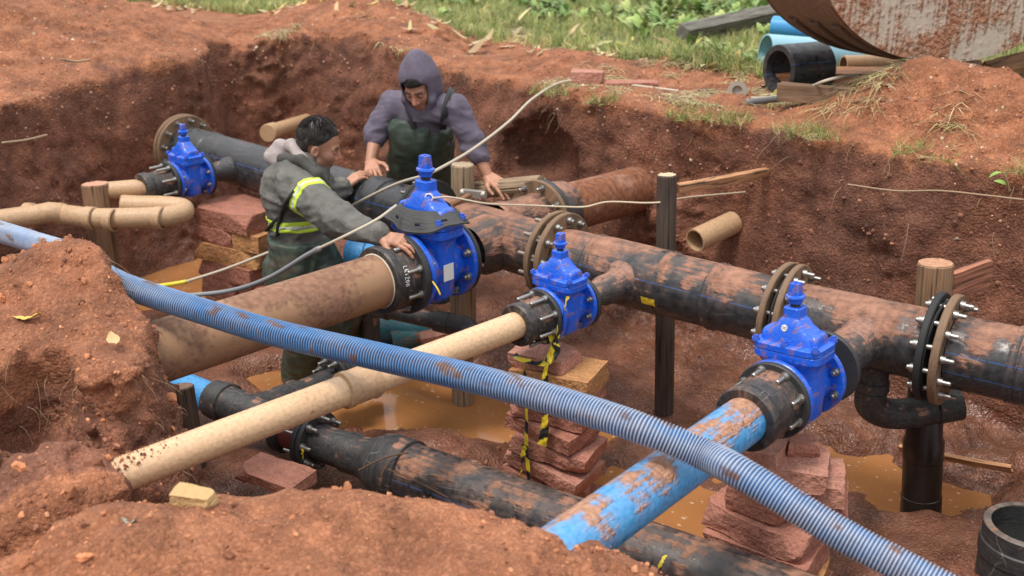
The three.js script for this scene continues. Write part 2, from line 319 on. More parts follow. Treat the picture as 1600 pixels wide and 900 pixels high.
  // split by where a piece belongs: floor of the trench, the cut walls and banks, the spur, the near heap, the old surface
  const bins = { trench_floor: [], trench_wall: [], earth_bank: [], spoil_heap: [], ground: [] };
  for (let t = 0; t < idx.length; t += 3) {
    const v = idx[t] * 3, x = pos[v], y = pos[v + 1], z = pos[v + 2];
    const pl = cols[Math.min(nz - 1, Math.round((z - LO.z) / cell)) * nx + Math.min(nx - 1, Math.round((x - LO.x) / cell))];
    let k;
    if (pl.bl < .25 && y > -.62 && x > -3.9) k = 'earth_bank';
    else if (pl.hu < .45 && y > -.62) k = 'spoil_heap';
    else if (y < -.62 + .05 * noise(x * 4, y * 4, z * 4)) k = 'trench_floor';
    else if (pl.tr > -.02 && y > pl.top - .1) k = 'ground';
    else k = 'trench_wall';
    bins[k].push(idx[t], idx[t + 1], idx[t + 2]);
  }
  for (const [k, list] of Object.entries(bins)) structure(k, boxUV(pos, list, nor, col), k === 'trench_floor' ? mud : soil);
  // the same ground beyond the cut, out to the horizon
  const line = (lo, hi, a, b, s) => { const r = []; for (let x = lo; x < a - .01;) { r.push(x); x += Math.max(s, (a - x) * .3); } for (let x = a; x <= b + 1e-6; x += s) r.push(x); for (let x = b + s; x < hi;) { r.push(x); x += Math.max(s, (x - b) * .3); } r.push(hi); return r; };
  const xs = [...line(-90, LO.x - .01, -9, LO.x - .12, .11), LO.x], zs = line(-90, LO.z - .01, -9, LO.z - .12, .11); zs.push(LO.z);
  const X = [...new Set([...xs.filter(x => x < LO.x), ...Array.from({ length: 81 }, (_, i) => LO.x + (HI.x - LO.x) * i / 80), 3.2, 4, 6, 10, 20, 45, 90])];
  const Z = [...new Set([...zs.filter(z => z < LO.z), ...Array.from({ length: 61 }, (_, i) => LO.z + (HI.z - LO.z) * i / 60), 4, 5, 7, 12, 25, 50, 90])];
  const gp = [], gc = [], gi = [], uvs = [];
  for (const z of Z) for (const x of X) {
    const edge = z > 2.9 ? sstep(2.9, 3.5, z) : 0;
    let y = topH(x, z); if (z >= HI.z - .01) y = lerp(.02, .2, clamp((z - 3.4) / 2));
    gp.push(x, y - .002, z); uvs.push(x, z);
    const n2 = fbm(x * 3, 4, z * 3, 3), g = sstep(-2.7, -3.3, z + .5 * n2), s = 1 + .5 * n2;
    const a = [.43, .168, .078], b = [.27, .24, .11];
    gc.push(...a.map((q, i) => lerp(q, b[i], g) * s));
  }
  const nX = X.length;
  for (let j = 0; j + 1 < Z.length; j++) for (let i = 0; i + 1 < nX; i++) {
    const cx = (X[i] + X[i + 1]) / 2, cz = (Z[j] + Z[j + 1]) / 2;
    if (cx > LO.x + .02 && cx < HI.x - .02 && cz > LO.z + .02 && cz < HI.z - .02) continue;
    const a = j * nX + i; gi.push(a, a + nX, a + 1, a + 1, a + nX, a + nX + 1);
  }
  structure('ground', geoFrom(gp, gi, uvs, null, gc), soil);
  // standing water: orange, silty, opaque within centimetres
  const w = new THREE.PlaneGeometry(8.4, 3.6, 1, 1).rotateX(-Math.PI / 2).translate(-.8, WATER, .35);
  const wm = mat([.40, .165, .045], .07, { ior: 1.33, bumpMap: tex(512, 512, (u, v) => .5 + tnoise(u, v, 5, 44, 3)), bumpScale: .004,
    map: (() => { const foam = rng(5), spots = Array.from({ length: 1500 }, () => [foam(), foam(), .001 + .004 * foam() ** 3, foam() * 3, foam()]); const buf = new Float32Array(1024 * 1024);
      for (const [u, v, r, e, g] of spots) for (let j = -12; j <= 12; j++) for (let i = -12; i <= 12; i++) { const x = i / 1024, y = j / 1024 * (1 + e * .5), dd = Math.hypot(x, y) + .0012 * noise(i * .5 + u * 90, j * .5, 1); if (dd < r) buf[(((v * 1024 + j) & 1023) * 1024) + ((u * 1024 + i) & 1023)] = g > .4 ? .9 : .4; }
      const t = tex(1024, 1024, (u, v, i, j) => { const n = tnoise(u, v, 4, 66, 4), f = buf[j * 1024 + i], k = .84 + .3 * n; return [.41, .178, .064].map((q, e) => lerp(q * k, [.62, .44, .28][e], f)); }, true); t.repeat.set(4, 1.7); return t; })() });
  wm.color.set(0xffffff);
  structure('muddy_water', w, wm);
}
// ---------- materials of the pipework ----------
const MUD = [.25, .125, .083];
// skin of a pipe: u round it (0 = top), v along it over `len` metres; dried mud lies on top in patches, dust and scratches below
const TB = (() => { const mk = f => { const a = new Float32Array(512 * 512); for (let j = 0; j < 512; j++) for (let i = 0; i < 512; i++) a[j * 512 + i] = f(i / 512, j / 512); return a; }; return [mk((u, v) => tnoise(u, v, 26, 5, 3)), mk((u, v) => tnoise(u, v, 40, 3, 2, 3)), mk((u, v) => tnoise(u, v, 40, 9, 3))]; })();
const tb = (k, u, v, s) => TB[k][(((v * 512 | 0) + s * 131) & 511) * 512 + (((u * 512 | 0) + s * 67) & 511)];
const SMALLB = tex(512, 512, (u, v, i, j) => .5 + .5 * TB[0][j * 512 + i]); SMALLB.repeat.set(2, 5);
function pipeSkin(o) {
  const W = o.w || 512, H = o.h || 512, rt = Math.max(1, Math.round(o.len / (o.circ || .88))), r = rng(o.seed), buf = new Float32Array(W * H), sc = o.scratch ?? 60;
  for (let s = 0; s < sc; s++) { let x = r() * W, y = r() * H; const a = (r() - .5) * .9 + (r() < .6 ? Math.PI / 2 : 0), L = (8 + r() * r() * 90) | 0, b = .25 + .75 * r(); for (let k = 0; k < L; k++) { x += Math.cos(a + .3 * Math.sin(k * .05)); y += Math.sin(a); const i = ((y | 0) % H + H) % H * W + ((x | 0) % W + W) % W; buf[i] = Math.max(buf[i], b * (1 - Math.abs(2 * k / L - 1) * .7)); } }
  const N = new Float32Array(W * H);
  for (let j = 0; j < H; j++) for (let i = 0; i < W; i++) {
    const u = i / W, v = j / H;
    N[j * W + i] = tnoise(u, v, o.fu || 6, o.seed, 5, o.fv || Math.max(2, Math.round((o.fu || 6) * o.len / (o.circ || .88))));
  }
  const mask = (u, v, k) => { const t = Math.cos(2 * Math.PI * (u - (o.lean || 0))); const sf = o.soft ?? .14; return sstep(-sf, sf, (N[k] * .8 + .22 * tb(0, u, v * (0 === 1 ? 1 : rt), o.seed + 1) + .8 * (o.st ?? .5) * tb(1, u, v * (1 === 1 ? 1 : rt), o.seed + 7)) * (o.nw ?? 1) + (o.top ?? .3) * t - (o.bias ?? .4) + (o.extra ? o.extra(u, v) : 0)); };
  const col = tex(W, H, (u, v, i, j) => {
    const k = j * W + i, m = mask(u, v, k), f = tb(0, u, v * (0 === 1 ? 1 : rt), o.seed), st = tb(1, u, v * (1 === 1 ? 1 : rt), o.seed), dust = clamp((o.dust ?? .25) + .7 * f + (o.st ?? .5) * st) * (o.dusty ?? .55);
    const b = typeof o.base === 'function' ? o.base(u, v, f) : o.base, mv = 1 + .7 * f + .5 * N[k];
    const dc = o.dustColor || [.26, .20, .16];
    const film = .20 * sstep(-.45, .1, (N[k] * .6 + .3 * f) + (o.top ?? .3) * Math.cos(2 * Math.PI * (u - (o.lean || 0))) - (o.bias ?? .4));
    return [0, 1, 2].map(q => { let c = b[q] * (1 + (o.mot ?? .4) * f); c = lerp(c, (o.mud || MUD)[q], film * (o.film ?? 1)); c = lerp(c, dc[q], dust * .6); c = lerp(c, (o.scr || [.42, .38, .33])[q], buf[k] * .55); return lerp(c, (o.mud || MUD)[q] * mv, m); });
  }, true);
  if (W < 512) { col.repeat.set(1, 1 / o.len); return mat(0xffffff, (o.rough ?? .42) + .1, { map: col, bumpMap: SMALLB, bumpScale: o.bump ?? .0016 }); }
  const rough = tex(W / 2, H / 2, (u, v, i, j) => { const k = 2 * j * W + 2 * i, m = mask(u, v, k), f = tb(0, u, v * (0 === 1 ? 1 : rt), o.seed); return [0, clamp(lerp((o.rough ?? .42) + .5 * f, .92, m)), 0]; });
  const bmp = tex(W, H, (u, v, i, j) => { const k = j * W + i, m = mask(u, v, k); return .3 + m * (.25 + .5 * tb(2, u, v * (2 === 1 ? 1 : rt), o.seed)) + .06 * tb(0, u, v * (0 === 1 ? 1 : rt), o.seed + 2) - .1 * buf[k]; });
  for (const t of [col, rough, bmp]) t.repeat.set(1, 1 / o.len);
  return mat(0xffffff, 1, { map: col, roughnessMap: rough, bumpMap: bmp, bumpScale: o.bump ?? .012 });
}
const BLACK = [.030, .031, .034];
const stripe = (...us) => (u, v, f) => us.some(s => Math.abs(((u - s + 1.5) % 1) - .5) < .003) && f > -.25 ? [.03, .08, .22] : BLACK;
const M = {
  main1: pipeSkin({ seed: 11, len: 1.2, base: stripe(.19, .69), top: 0.12, bias: 0.52, scratch: 70, dusty: .5, dustColor: [.10, .105, .115] }),
  main2: pipeSkin({ seed: 12, len: 1.2, base: BLACK, top: 0.34, bias: 0.16, scratch: 50, dusty: .55, dustColor: [.13, .09, .07], rough: .34 }),
  main3: pipeSkin({ seed: 13, len: 1.1, base: stripe(.20, .7), top: 0.42, bias: 0.34, scratch: 90, dusty: .42, dustColor: [.12, .105, .09], rough: .34 }),
  main4: pipeSkin({ seed: 14, len: .8, base: BLACK, top: 0.75, bias: 0.5, scratch: 60, dusty: .3, dustColor: [.10, .10, .105], rough: .32 }),
  main5: pipeSkin({ seed: 15, len: .9, base: stripe(.20, .285), top: 0.6, bias: 0.46, scratch: 70, dusty: .3, dustColor: [.10, .10, .105], rough: .32 }),
  stub: pipeSkin({ seed: 16, len: .4, circ: .45, base: BLACK, top: 0.5, bias: 0.34, scratch: 120, dusty: .6, w: 256, h: 256, dustColor: [.2, .16, .13] }),
  low: pipeSkin({ seed: 17, len: 1.7, circ: .75, base: stripe(.21, .27), top: 0.28, bias: 0.34, scratch: 60, dusty: .75, dustColor: [.19, .125, .095], mud: [.24, .12, .075] }),
  black: pipeSkin({ seed: 18, len: .4, circ: .4, base: BLACK, top: 0.2, bias: 0.5, scratch: 90, dusty: .5, w: 256, h: 256, dustColor: [.13, .115, .1] }),
  coupling: pipeSkin({ seed: 19, len: .3, circ: .6, base: [.022, .022, .024], top: 0.25, bias: 0.42, scratch: 120, dusty: .35, w: 256, h: 256, rough: .35 }),
  brown: pipeSkin({ seed: 20, len: 1.3, circ: .76, base: [.33, .185, .10], top: .12, bias: .02, st: .0, mot: .12, film: .5, scratch: 5, dusty: .2, dustColor: [.44, .27, .14], mud: [.215, .112, .07], rough: .6, fu: 3, nw: 1.2, bump: .004 }),
  cream: pipeSkin({ seed: 21, len: 1.8, circ: .36, base: [.66, .44, .26], top: 0.06, bias: 0.56, scratch: 25, dusty: .28, dustColor: [.5, .27, .14], scr: [.45, .27, .16], mud: [.22, .09, .05], rough: .38, bump: .008 }),
  tan: pipeSkin({ seed: 22, len: .8, circ: .36, base: [.47, .30, .17], top: 0.0, bias: 0.7, scratch: 20, dusty: .3, dustColor: [.38, .24, .14], rough: .4, w: 256, h: 256, bump: .0008 }),
  blue: pipeSkin({ seed: 23, len: 1.1, circ: .5, base: [.055, .30, .62], top: 0.4, bias: 0.34, scratch: 40, dusty: .5, dustColor: [.20, .40, .62], scr: [.5, .55, .6], mud: [.36, .19, .12], rough: .35, fu: 4 }),
  blueClean: pipeSkin({ seed: 24, len: .8, circ: .5, base: [.05, .28, .60], top: 0.1, bias: 0.5, scratch: 30, dusty: .3, dustColor: [.25, .45, .65], w: 256, h: 256, rough: .35 }),
  rusty: pipeSkin({ seed: 25, len: .6, circ: .7, base: (u, v, f) => [.20 + .12 * f, .075 + .04 * f, .035], top: 0.2, bias: 0.3, scratch: 20, dusty: .3, dustColor: [.3, .12, .05], rough: .85, w: 256, h: 256 }),
  flange: pipeSkin({ seed: 26, len: .05, circ: 1.3, base: (u, v, f) => [.17 + .12 * f, .105 + .06 * f, .06 + .03 * f], top: 0.1, bias: 0.45, scratch: 0, dusty: .5, dustColor: [.30, .17, .10], rough: .7, w: 512, h: 64, fv: 2, bump: .004 }),
  steel: mat([.38, .365, .345], .36, { metalness: .9 }),
  dullSteel: mat([.36, .30, .25], .5, { metalness: .7 }),
  castIron: mat([.030, .030, .031], .5, { bumpMap: SMALLB, bumpScale: .0012 }),
  rubber: mat([.018, .018, .019], .7),
  redRubber: mat([.16, .035, .025], .6),
  valve: mat(0xffffff, .34, { clearcoat: .35, clearcoatRoughness: .25, map: tex(512, 512, (u, v) => { const f = tnoise(u, v, 6, 71, 5), g = tnoise(u, v, 30, 72, 3); const m = sstep(.10, .28, f + .3 * g), p = sstep(.34, .40, g + .1 * f); return [lerp(lerp(.010, .04, p), .22, m * .6), lerp(lerp(.108, .17, p), .13, m * .6), lerp(lerp(.66, .68, p), .20, m * .6)].map(q => q * (1 + .25 * g)); }, true), bumpMap: tex(256, 256, (u, v) => .5 + .4 * tnoise(u, v, 24, 73, 3)), bumpScale: .0025 }),
  stem: mat([.05, .045, .04], .35, { metalness: .6 }),
  white: mat([.75, .74, .72], .6), yellow: mat([.72, .50, .03], .6), ptag: mat([.70, .60, .05], .6),
};
// ---------- fixings ----------
const axisZ = g => g.rotateX(Math.PI / 2);
function boltGeo(r, len, back = .02) { // washer, hexagon nut and threaded stud pointing along +z from a face at z = 0
  const w = axisZ(new THREE.CylinderGeometry(r * 1.75, r * 1.75, r * .32, 18)).translate(0, 0, r * .16);
  const n = axisZ(new THREE.CylinderGeometry(r * 1.5, r * 1.62, r * 1.3, 6)).translate(0, 0, r * .97);
  const prof = []; for (let i = 0; i <= 6; i++) prof.push(V(0, 0, 0)); 
  const s = axisZ(new THREE.CylinderGeometry(r * .86, r * .92, len + back, 10)).translate(0, 0, len / 2 - back / 2);
  const t = axisZ(new THREE.CylinderGeometry(r * .6, r * .86, r * .3, 10)).translate(0, 0, len + r * .15);
  return merge([w, n, s, t]);
}
const BOLT = { big: boltGeo(.0115, .05, .10), long: boltGeo(.0115, .10, .06), mid: boltGeo(.0105, .044), small: boltGeo(.009, .055), blunt: boltGeo(.0115, .028, .06), dull: boltGeo(.0115, .06, .08) };
const quatTo = d => new THREE.Quaternion().setFromUnitVectors(V(0, 0, 1), d.clone().normalize());
// a ring of bolts standing on a flange face centred at c, facing d
function boltRing(parent, c, d, R, n, geo, m, phase = 0, skip = () => false) {
  const q = quatTo(d), b = parent.isMesh ? V(0, 0, 0) : parent.position, r = rng(Math.round(Math.abs(c.x * 97 + c.z * 31) * 100) + n);
  for (let i = 0; i < n; i++) {
    if (skip(i)) continue;
    const a = phase + i / n * Math.PI * 2, o = new THREE.Mesh(geo, m); o.name = 'bolt'; o.castShadow = o.receiveShadow = true;
    o.quaternion.copy(q).multiply(new THREE.Quaternion().setFromAxisAngle(V(0, 0, 1), r() * 6));
    o.position.copy(V(Math.sin(a) * R, Math.cos(a) * R, (r() - .5) * .006)).applyQuaternion(q).add(c).sub(b); parent.add(o);
  }
}
// flange ring: flat disc with a hole and softened rims, thickness t along d from c; the pieces of the joint ring are uneven with rust
const ringGeo = (c, d, ri, ro, t, seg = 72) => lathe(c, d, [[0, ri], [0, ro - .004], [.004, ro], [t - .004, ro], [t, ro - .004], [t, ri], [0, ri]], seg);
const beadGeo = (c, d, r, h = .005, w = .016) => lathe(c, d, [[-w, r], [-w * .5, r + h], [-w * .1, r + h * .5], [w * .1, r + h * .5], [w * .5, r + h], [w, r]], 72);

// ---------- the main line, in sections bolted together ----------
const AX = [[-3.97, -.07], [-.69, .012], [.47, -.045], [1.07, -.12], [2.6, -.31]];
function axisAt(x) { for (let i = 0; i + 1 < AX.length; i++) if (x <= AX[i + 1][0] || i + 2 === AX.length) { const t = (x - AX[i][0]) / (AX[i + 1][0] - AX[i][0]); return V(x, 0, lerp(AX[i][1], AX[i + 1][1], t)); } }
const R0 = .14;
function section(label, x0, x1, m, f) {
  const a = axisAt(x0), b = axisAt(x1), d = b.clone().sub(a), L = d.length(); d.normalize();
  const t = thing('water_main_section', label, 'pipe', V((x0 + x1) / 2, -R0, (a.z + b.z) / 2), 'black water main bolted together in sections');
  const prof = [[0, R0 - .012], [0, R0]]; for (let i = 1; i < 24; i++) prof.push([L * i / 24, R0]); prof.push([L, R0], [L, R0 - .012]);
  part('barrel', lathe(a, d, prof, 72), m, t);
  const at = x => a.clone().addScaledVector(d, (x - a.x) / d.x);
  f(t, d, at); return t;
}
const NEG = d => d.clone().negate();
function joint(t, c, d, n = 12, geo = BOLT.mid, m = M.steel, phase = .13) { part('flange_ring', ringGeo(c, d, R0 + .002, .212, .028), M.flange, t); boltRing(t, c.clone().addScaledVector(d, .028), d, .178, n, geo, m, phase); }
// a side branch of the main: saddle weld and stub
function branch(t, c, dir, r, len, m, beads = [], r2 = r, bt = .6) {
  const s = R0 * .55;
  part('branch_stub', lathe(c, dir, [[s, r + .016], [R0 + .012, r + .012], [R0 + .03, r], [R0 + .03 + (len - .03) * bt, r], [R0 + .05 + (len - .03) * bt, r2], [R0 + len, r2]], 48), m, t);
  for (const b of beads) part('weld_bead', beadGeo(c.clone().addScaledVector(dir, b), dir, r2, .004, .01), m, t);
}
const PZ = V(0, 0, 1), NZ = V(0, 0, -1);
section('black water main section ending in a bolted blind flange, yellow sticker on its side', -3.93, -1.63, M.main1, (t, d, at) => {
  part('blind_flange', ringGeo(at(-3.975), d, .001, .215, .03), M.flange, t); part('flange_ring', ringGeo(at(-3.94), d, R0 + .001, .212, .028), M.flange, t);
  boltRing(t, at(-3.912), d, .178, 12, BOLT.mid, M.steel, .2);
  for (const x of [-3.62, -2.72, -2.12]) part('weld_bead', beadGeo(at(x), d, R0, .006, .018), M.main1, t);
  part('electrofusion_sleeve', lathe(at(-2.05), d, [[0, R0], [.004, R0 + .01], [.13, R0 + .01], [.134, R0]], 72), M.main1, t);
  branch(t, at(-3.25), PZ, .062, .15, M.black, [.2], .05, .35);
  part('stub_flange', ringGeo(V(-3.25, 0, at(-3.25).z + .29), PZ, .04, .118, .02, 48), M.rubber, t);
  part('flange_ring', ringGeo(at(-1.66), d, R0 + .001, .205, .026), M.rubber, t);
  const s = new THREE.PlaneGeometry(.085, .06, 6, 4), p = s.attributes.position; // sticker wraps the pipe
  const c = at(-2.83); for (let i = 0; i < p.count; i++) { const an = 1.62 + p.getY(i) / -R0, rr = R0 + .0015; p.setXYZ(i, c.x + p.getX(i) + .01 * p.getY(i) * 10, Math.cos(an) * rr, c.z + Math.sin(an) * rr); }
  s.computeVertexNormals(); part('sticker', s, M.yellow, t, 'yellow sticker');
});
section('mud caked black cross fitting of the water main with branches to both sides', -1.60, -.735, M.main2, (t, d, at) => {
  part('flange_ring', ringGeo(at(-1.628), d, R0 + .001, .205, .026), M.rubber, t); boltRing(t, at(-1.66), NEG(d), .178, 12, BOLT.mid, M.steel, .1);
  part('flange_ring', ringGeo(at(-.762), d, R0 + .002, .212, .028), M.flange, t); boltRing(t, at(-.762), NEG(d), .178, 12, BOLT.dull, M.dullSteel, .3);
  branch(t, at(-1.10), PZ, .128, .10, M.main2, [], .118, .4);
  part('branch_flange', ringGeo(V(-1.10, 0, .328), PZ, .09, .182, .024, 60), M.castIron, t);
  branch(t, at(-1.22), NZ, .125, .30, M.main2, []);
  const fc = V(-1.22, 0, at(-1.22).z - .44); part('branch_flange', ringGeo(fc, PZ, .1, .19, .026, 60), M.flange, t); boltRing(t, fc.clone().add(V(0, 0, .026)), PZ, .16, 8, BOLT.mid, M.steel, .2);
});
section('black water main section under a crust of red mud, torn yellow label below', -.69, .425, M.main3, (t, d, at) => {
  joint(t, at(-.715), d, 12, BOLT.blunt); boltRing(t, at(-.715).addScaledVector(d, .0), d, .178, 12, BOLT.blunt, M.steel, .3, i => true);
  for (const x of [-.50, -.12, .12]) part('weld_bead', beadGeo(at(x), d, R0, .007, .02), M.main3, t);
  part('fused_sleeve', lathe(at(-.48), d, [[0, R0], [.002, R0 + .006], [.35, R0 + .006], [.352, R0]], 72), M.main3, t);
  branch(t, at(-.29), PZ, .066, .20, M.stub, [.26], .056, .5);
  part('saddle', lathe(at(-.29), PZ, [[R0 * .8, .10], [R0 - .006, .094], [R0 + .012, .074], [R0 + .016, .06]], 48), M.stub, t);
  part('branch_flange', ringGeo(V(-.29, 0, at(-.29).z + .40), PZ, .045, .113, .02, 48), M.castIron, t);
  part('flange_ring', ringGeo(at(.40), d, R0 + .001, .212, .026), M.flange, t); boltRing(t, at(.40), NEG(d), .178, 12, BOLT.blunt, M.steel, .2);
  const s = new THREE.PlaneGeometry(.07, .034, 8, 4), p = s.attributes.position, c = at(-.135);
  for (let i = 0; i < p.count; i++) { const an = 1.86 + p.getY(i) / -R0, rr = R0 + .008 + .006 * Math.abs(noise(i * .7, 3, 1)); p.setXYZ(i, c.x + p.getX(i) * (1 + .2 * noise(i, 1, 1)), Math.cos(an) * rr, c.z + Math.sin(an) * rr); }
  s.computeVertexNormals(); part('torn_label', s, M.yellow, t, 'torn yellow label');
});
section('black water main tee section with a smooth band of red mud along its top', .475, 1.02, M.main4, (t, d, at) => {
  part('flange_ring', ringGeo(at(.448), d, R0 + .001, .212, .026), M.flange, t); boltRing(t, at(.474), d, .178, 12, BOLT.mid, M.steel, .2);
  branch(t, at(.79), PZ, .083, .26, M.stub, [.21]);
  part('branch_flange', ringGeo(V(.79, 0, at(.79).z + .40), PZ, .06, .137, .022, 48), M.castIron, t);
  part('flange_ring', ringGeo(at(.998), d, R0 + .001, .212, .026), M.rubber, t); boltRing(t, at(.998), NEG(d), .178, 12, BOLT.blunt, M.steel, .16);
});
section('black water main section with blue stripes beyond the last rusty flange', 1.085, 2.5, M.main5, (t, d, at) => {
  part('flange_ring', ringGeo(at(1.052), d, R0 + .001, .214, .03), M.flange, t); boltRing(t, at(1.082), d, .178, 12, BOLT.mid, M.steel, .16);
  for (const x of [1.31, 1.345]) part('weld_bead', beadGeo(at(x), d, R0, .006, .016), M.main5, t);
});
// gaskets between the flange pairs
for (const [x, l] of [[-.732, 'black rubber gasket in the joint beside the muddy cross fitting'], [.438, 'black rubber gasket in the wide flange joint behind the valve with the round sticker'], [1.03, 'black rubber gasket in the flange joint beside the tall wooden post']])
  single('gasket', ringGeo(axisAt(x), V(1, 0, -.05), .12, .19, .012), M.rubber, l, 'gasket');

// ---------- gate valves ----------
function loft(rings, seg = 40, n = 4) { // stacked rounded rectangles: [y, half x, half z, squareness]
  const pos = [], uv = [], idx = [];
  for (const [y, hx, hz, e = n] of rings) for (let k = 0; k <= seg; k++) {
    const a = (k / seg + .125) * Math.PI * 2, c = Math.cos(a), s = Math.sin(a);
    pos.push(Math.sign(c) * Math.pow(Math.abs(c), 2 / e) * hx, y, Math.sign(s) * Math.pow(Math.abs(s), 2 / e) * hz); uv.push(k / seg * 2 * (hx + hz) * 4, y * 4);
  }
  for (let i = 0; i + 1 < rings.length; i++) for (let k = 0; k < seg; k++) { const a = i * (seg + 1) + k, e = a + seg + 1; idx.push(a, e, a + 1, a + 1, e, e + 1); }
  for (const i of [0, rings.length - 1]) { const m = pos.length / 3; pos.push(0, rings[i][0], 0); uv.push(0, 0); for (let k = 0; k < seg; k++) { const a = i * (seg + 1) + k; i ? idx.push(m, a + 1, a) : idx.push(m, a, a + 1); } }
  const g = geoFrom(pos, idx, uv).toNonIndexed(); g.computeVertexNormals();
  return creased(g, .75);
}
function creased(g, cosLim) { // smooth normals except across sharp edges
  const p = g.attributes.position, n = p.count, map = new Map(), fn = [], key = i => `${Math.round(p.getX(i) * 2e4)},${Math.round(p.getY(i) * 2e4)},${Math.round(p.getZ(i) * 2e4)}`;
  const a = V(0, 0, 0), b = V(0, 0, 0), c = V(0, 0, 0);
  for (let t = 0; t < n; t += 3) { a.fromBufferAttribute(p, t); b.fromBufferAttribute(p, t + 1).sub(a); c.fromBufferAttribute(p, t + 2).sub(a); const m = b.clone().cross(c); fn.push(m); for (let e = 0; e < 3; e++) { const k = key(t + e); if (!map.has(k)) map.set(k, []); map.get(k).push(t / 3); } }
  const out = new Float32Array(n * 3);
  for (let i = 0; i < n; i++) { const f = fn[(i / 3) | 0], fl = f.length() || 1, s = V(0, 0, 0); for (const q of map.get(key(i))) { const m = fn[q], l = m.length() || 1; if (f.dot(m) / fl / l > cosLim) s.add(m); } s.normalize(); out[i * 3] = s.x; out[i * 3 + 1] = s.y; out[i * 3 + 2] = s.z; }
  g.setAttribute('normal', new THREE.BufferAttribute(out, 3)); return g;
}
function metricUV(g, s = 4) { const p = g.attributes.position, u = new Float32Array(p.count * 2); for (let i = 0; i < p.count; i++) { u[i * 2] = (p.getX(i) + p.getZ(i) * .7) * s; u[i * 2 + 1] = (p.getY(i) + p.getZ(i) * .3) * s; } g.setAttribute('uv', new THREE.BufferAttribute(u, 2)); return g; }
function makeValve(label, at, H = .13) {
  const t = new THREE.Group(); t.name = numbered('gate_valve'); t.position.copy(at); t.userData = { label, category: 'valve', group: 'blue gate valves on the branches' }; scene.add(t);
  const body = merge([lathe(V(0, 0, -H), PZ, [[0, .09], [.02, .088], [.06, .094], [H, .1], [2 * H - .06, .094], [2 * H - .02, .088], [2 * H, .09]], 40),
    loft([[-.125, .03, .03, 3], [-.118, .07, .045, 3], [-.09, .098, .058, 3.2], [0, .107, .062, 3.4], [.08, .103, .062, 3.6], [.105, .108, .066, 4], [.118, .122, .078, 4.6], [.123, .127, .082, 5], [.146, .127, .082, 5], [.149, .124, .08, 5]])]);
  local('body', metricUV(body), M.valve, t);
  local('bonnet', metricUV(loft([[.1505, .124, .08, 5], [.153, .128, .083, 5], [.172, .128, .083, 5], [.177, .122, .077, 5], [.179, .102, .062, 4], [.188, .098, .060, 4], [.205, .094, .056, 4], [.222, .074, .052, 3.6], [.236, .056, .048, 3.2], [.250, .050, .045, 3], [.262, .036, .036, 3], [.268, .033, .033, 5], [.296, .032, .032, 5], [.299, .029, .029, 5]])), M.valve, t);
  // shoulders either side of the bonnet's dome
  for (const s of [-1, 1]) local('bonnet_shoulder', metricUV(loft([[.176, .030, .050, 5], [.20, .029, .047, 5], [.212, .024, .040, 4], [.216, .016, .03, 3]]).translate(s * .078, 0, 0)), M.valve, t);
  for (const s of [-1, 1]) local('flange', metricUV(ringGeo(V(0, 0, s > 0 ? H - .022 : -H), PZ, .05, .137, .022, 56)), M.valve, t);
  const bg = boltGeo(.0095, .022, .02);
  for (const s of [-1, 1]) for (let i = 0; i < 8; i++) { const a = (i + .5) / 8 * Math.PI * 2, b = local('bolt', bg, M.steel, t); b.position.set(Math.sin(a) * .113, Math.cos(a) * .113, s * (H - .022)); if (s > 0) b.rotation.y = Math.PI; b.rotation.z = i * .7; }
  const bb = merge([new THREE.CylinderGeometry(.014, .015, .012, 16), new THREE.CylinderGeometry(.009, .009, .009, 6).translate(0, .008, 0)]).translate(0, .179, 0);
  for (const [x, z] of [[-.112, .066], [0, .07], [.112, .066], [-.112, -.066], [0, -.07], [.112, -.066]]) local('bonnet_bolt', bb, M.valve, t).position.set(x, 0, z);
  local('spindle', new THREE.CylinderGeometry(.0165, .0175, .03, 20).translate(0, .306, 0), M.stem, t);
  local('spindle_cap', metricUV(merge([lathe(V(0, .312, 0), V(0, 1, 0), [[0, .001], [0, .024], [.014, .026], [.017, .032], [.021, .0345], [.026, .033], [.029, .024]], 28), loft([[.336, .0205, .0205, 9], [.378, .0175, .0175, 9], [.382, .0155, .0155, 8], [.382, .006, .006, 3], [.376, .0055, .0055, 3]], 40)])), M.valve, t);
  const rib = new THREE.BoxGeometry(.012, .075, .03); for (const s of [-1, 1]) local('rib', metricUV(rib.clone().translate(0, .045, s * .072)), M.valve, t);
  return t;
}
const valve3 = makeValve('blue gate valve with a round white sticker on its bonnet, on the blue branch', V(.79, 0, .56)); valve3.rotation.z = .07;
const valve2 = makeValve('small blue gate valve bound with caution tape, on the cream branch', V(-.30, 0, .525)); valve2.scale.setScalar(.85);
const valve1 = makeValve('large blue gate valve with a white tag and a black gasket round its bonnet', V(-1.10, 0, .50)); valve1.scale.set(1.34, 1.34, 1.12);
const valve4 = makeValve('blue gate valve between the stacked stone pier and the looped tan pipe', V(-3.25, 0, .365)); valve4.scale.setScalar(.84);
// round white sticker, raised letters, white tag
{
  const st = local('sticker', new THREE.CylinderGeometry(.0115, .0115, .002, 28).rotateX(Math.PI / 2), M.white, valve3, 'round white sticker'); st.position.set(-.012, .232, .0515); st.rotation.x = -.25;
  const ink = mat([.12, .12, .13], .6);
  local('sticker_print', merge([new THREE.TorusGeometry(.0042, .0008, 6, 16).translate(-.004, 0, .0015), new THREE.TorusGeometry(.0042, .0008, 6, 16).translate(.005, 0, .0015)]), ink, st);
  const tag = local('tag', new THREE.BoxGeometry(.048, .058, .002), M.white, valve1, 'white tag'); tag.position.set(.1095, .0, .012); tag.rotation.y = Math.PI / 2; tag.scale.x = 1.15; 
}

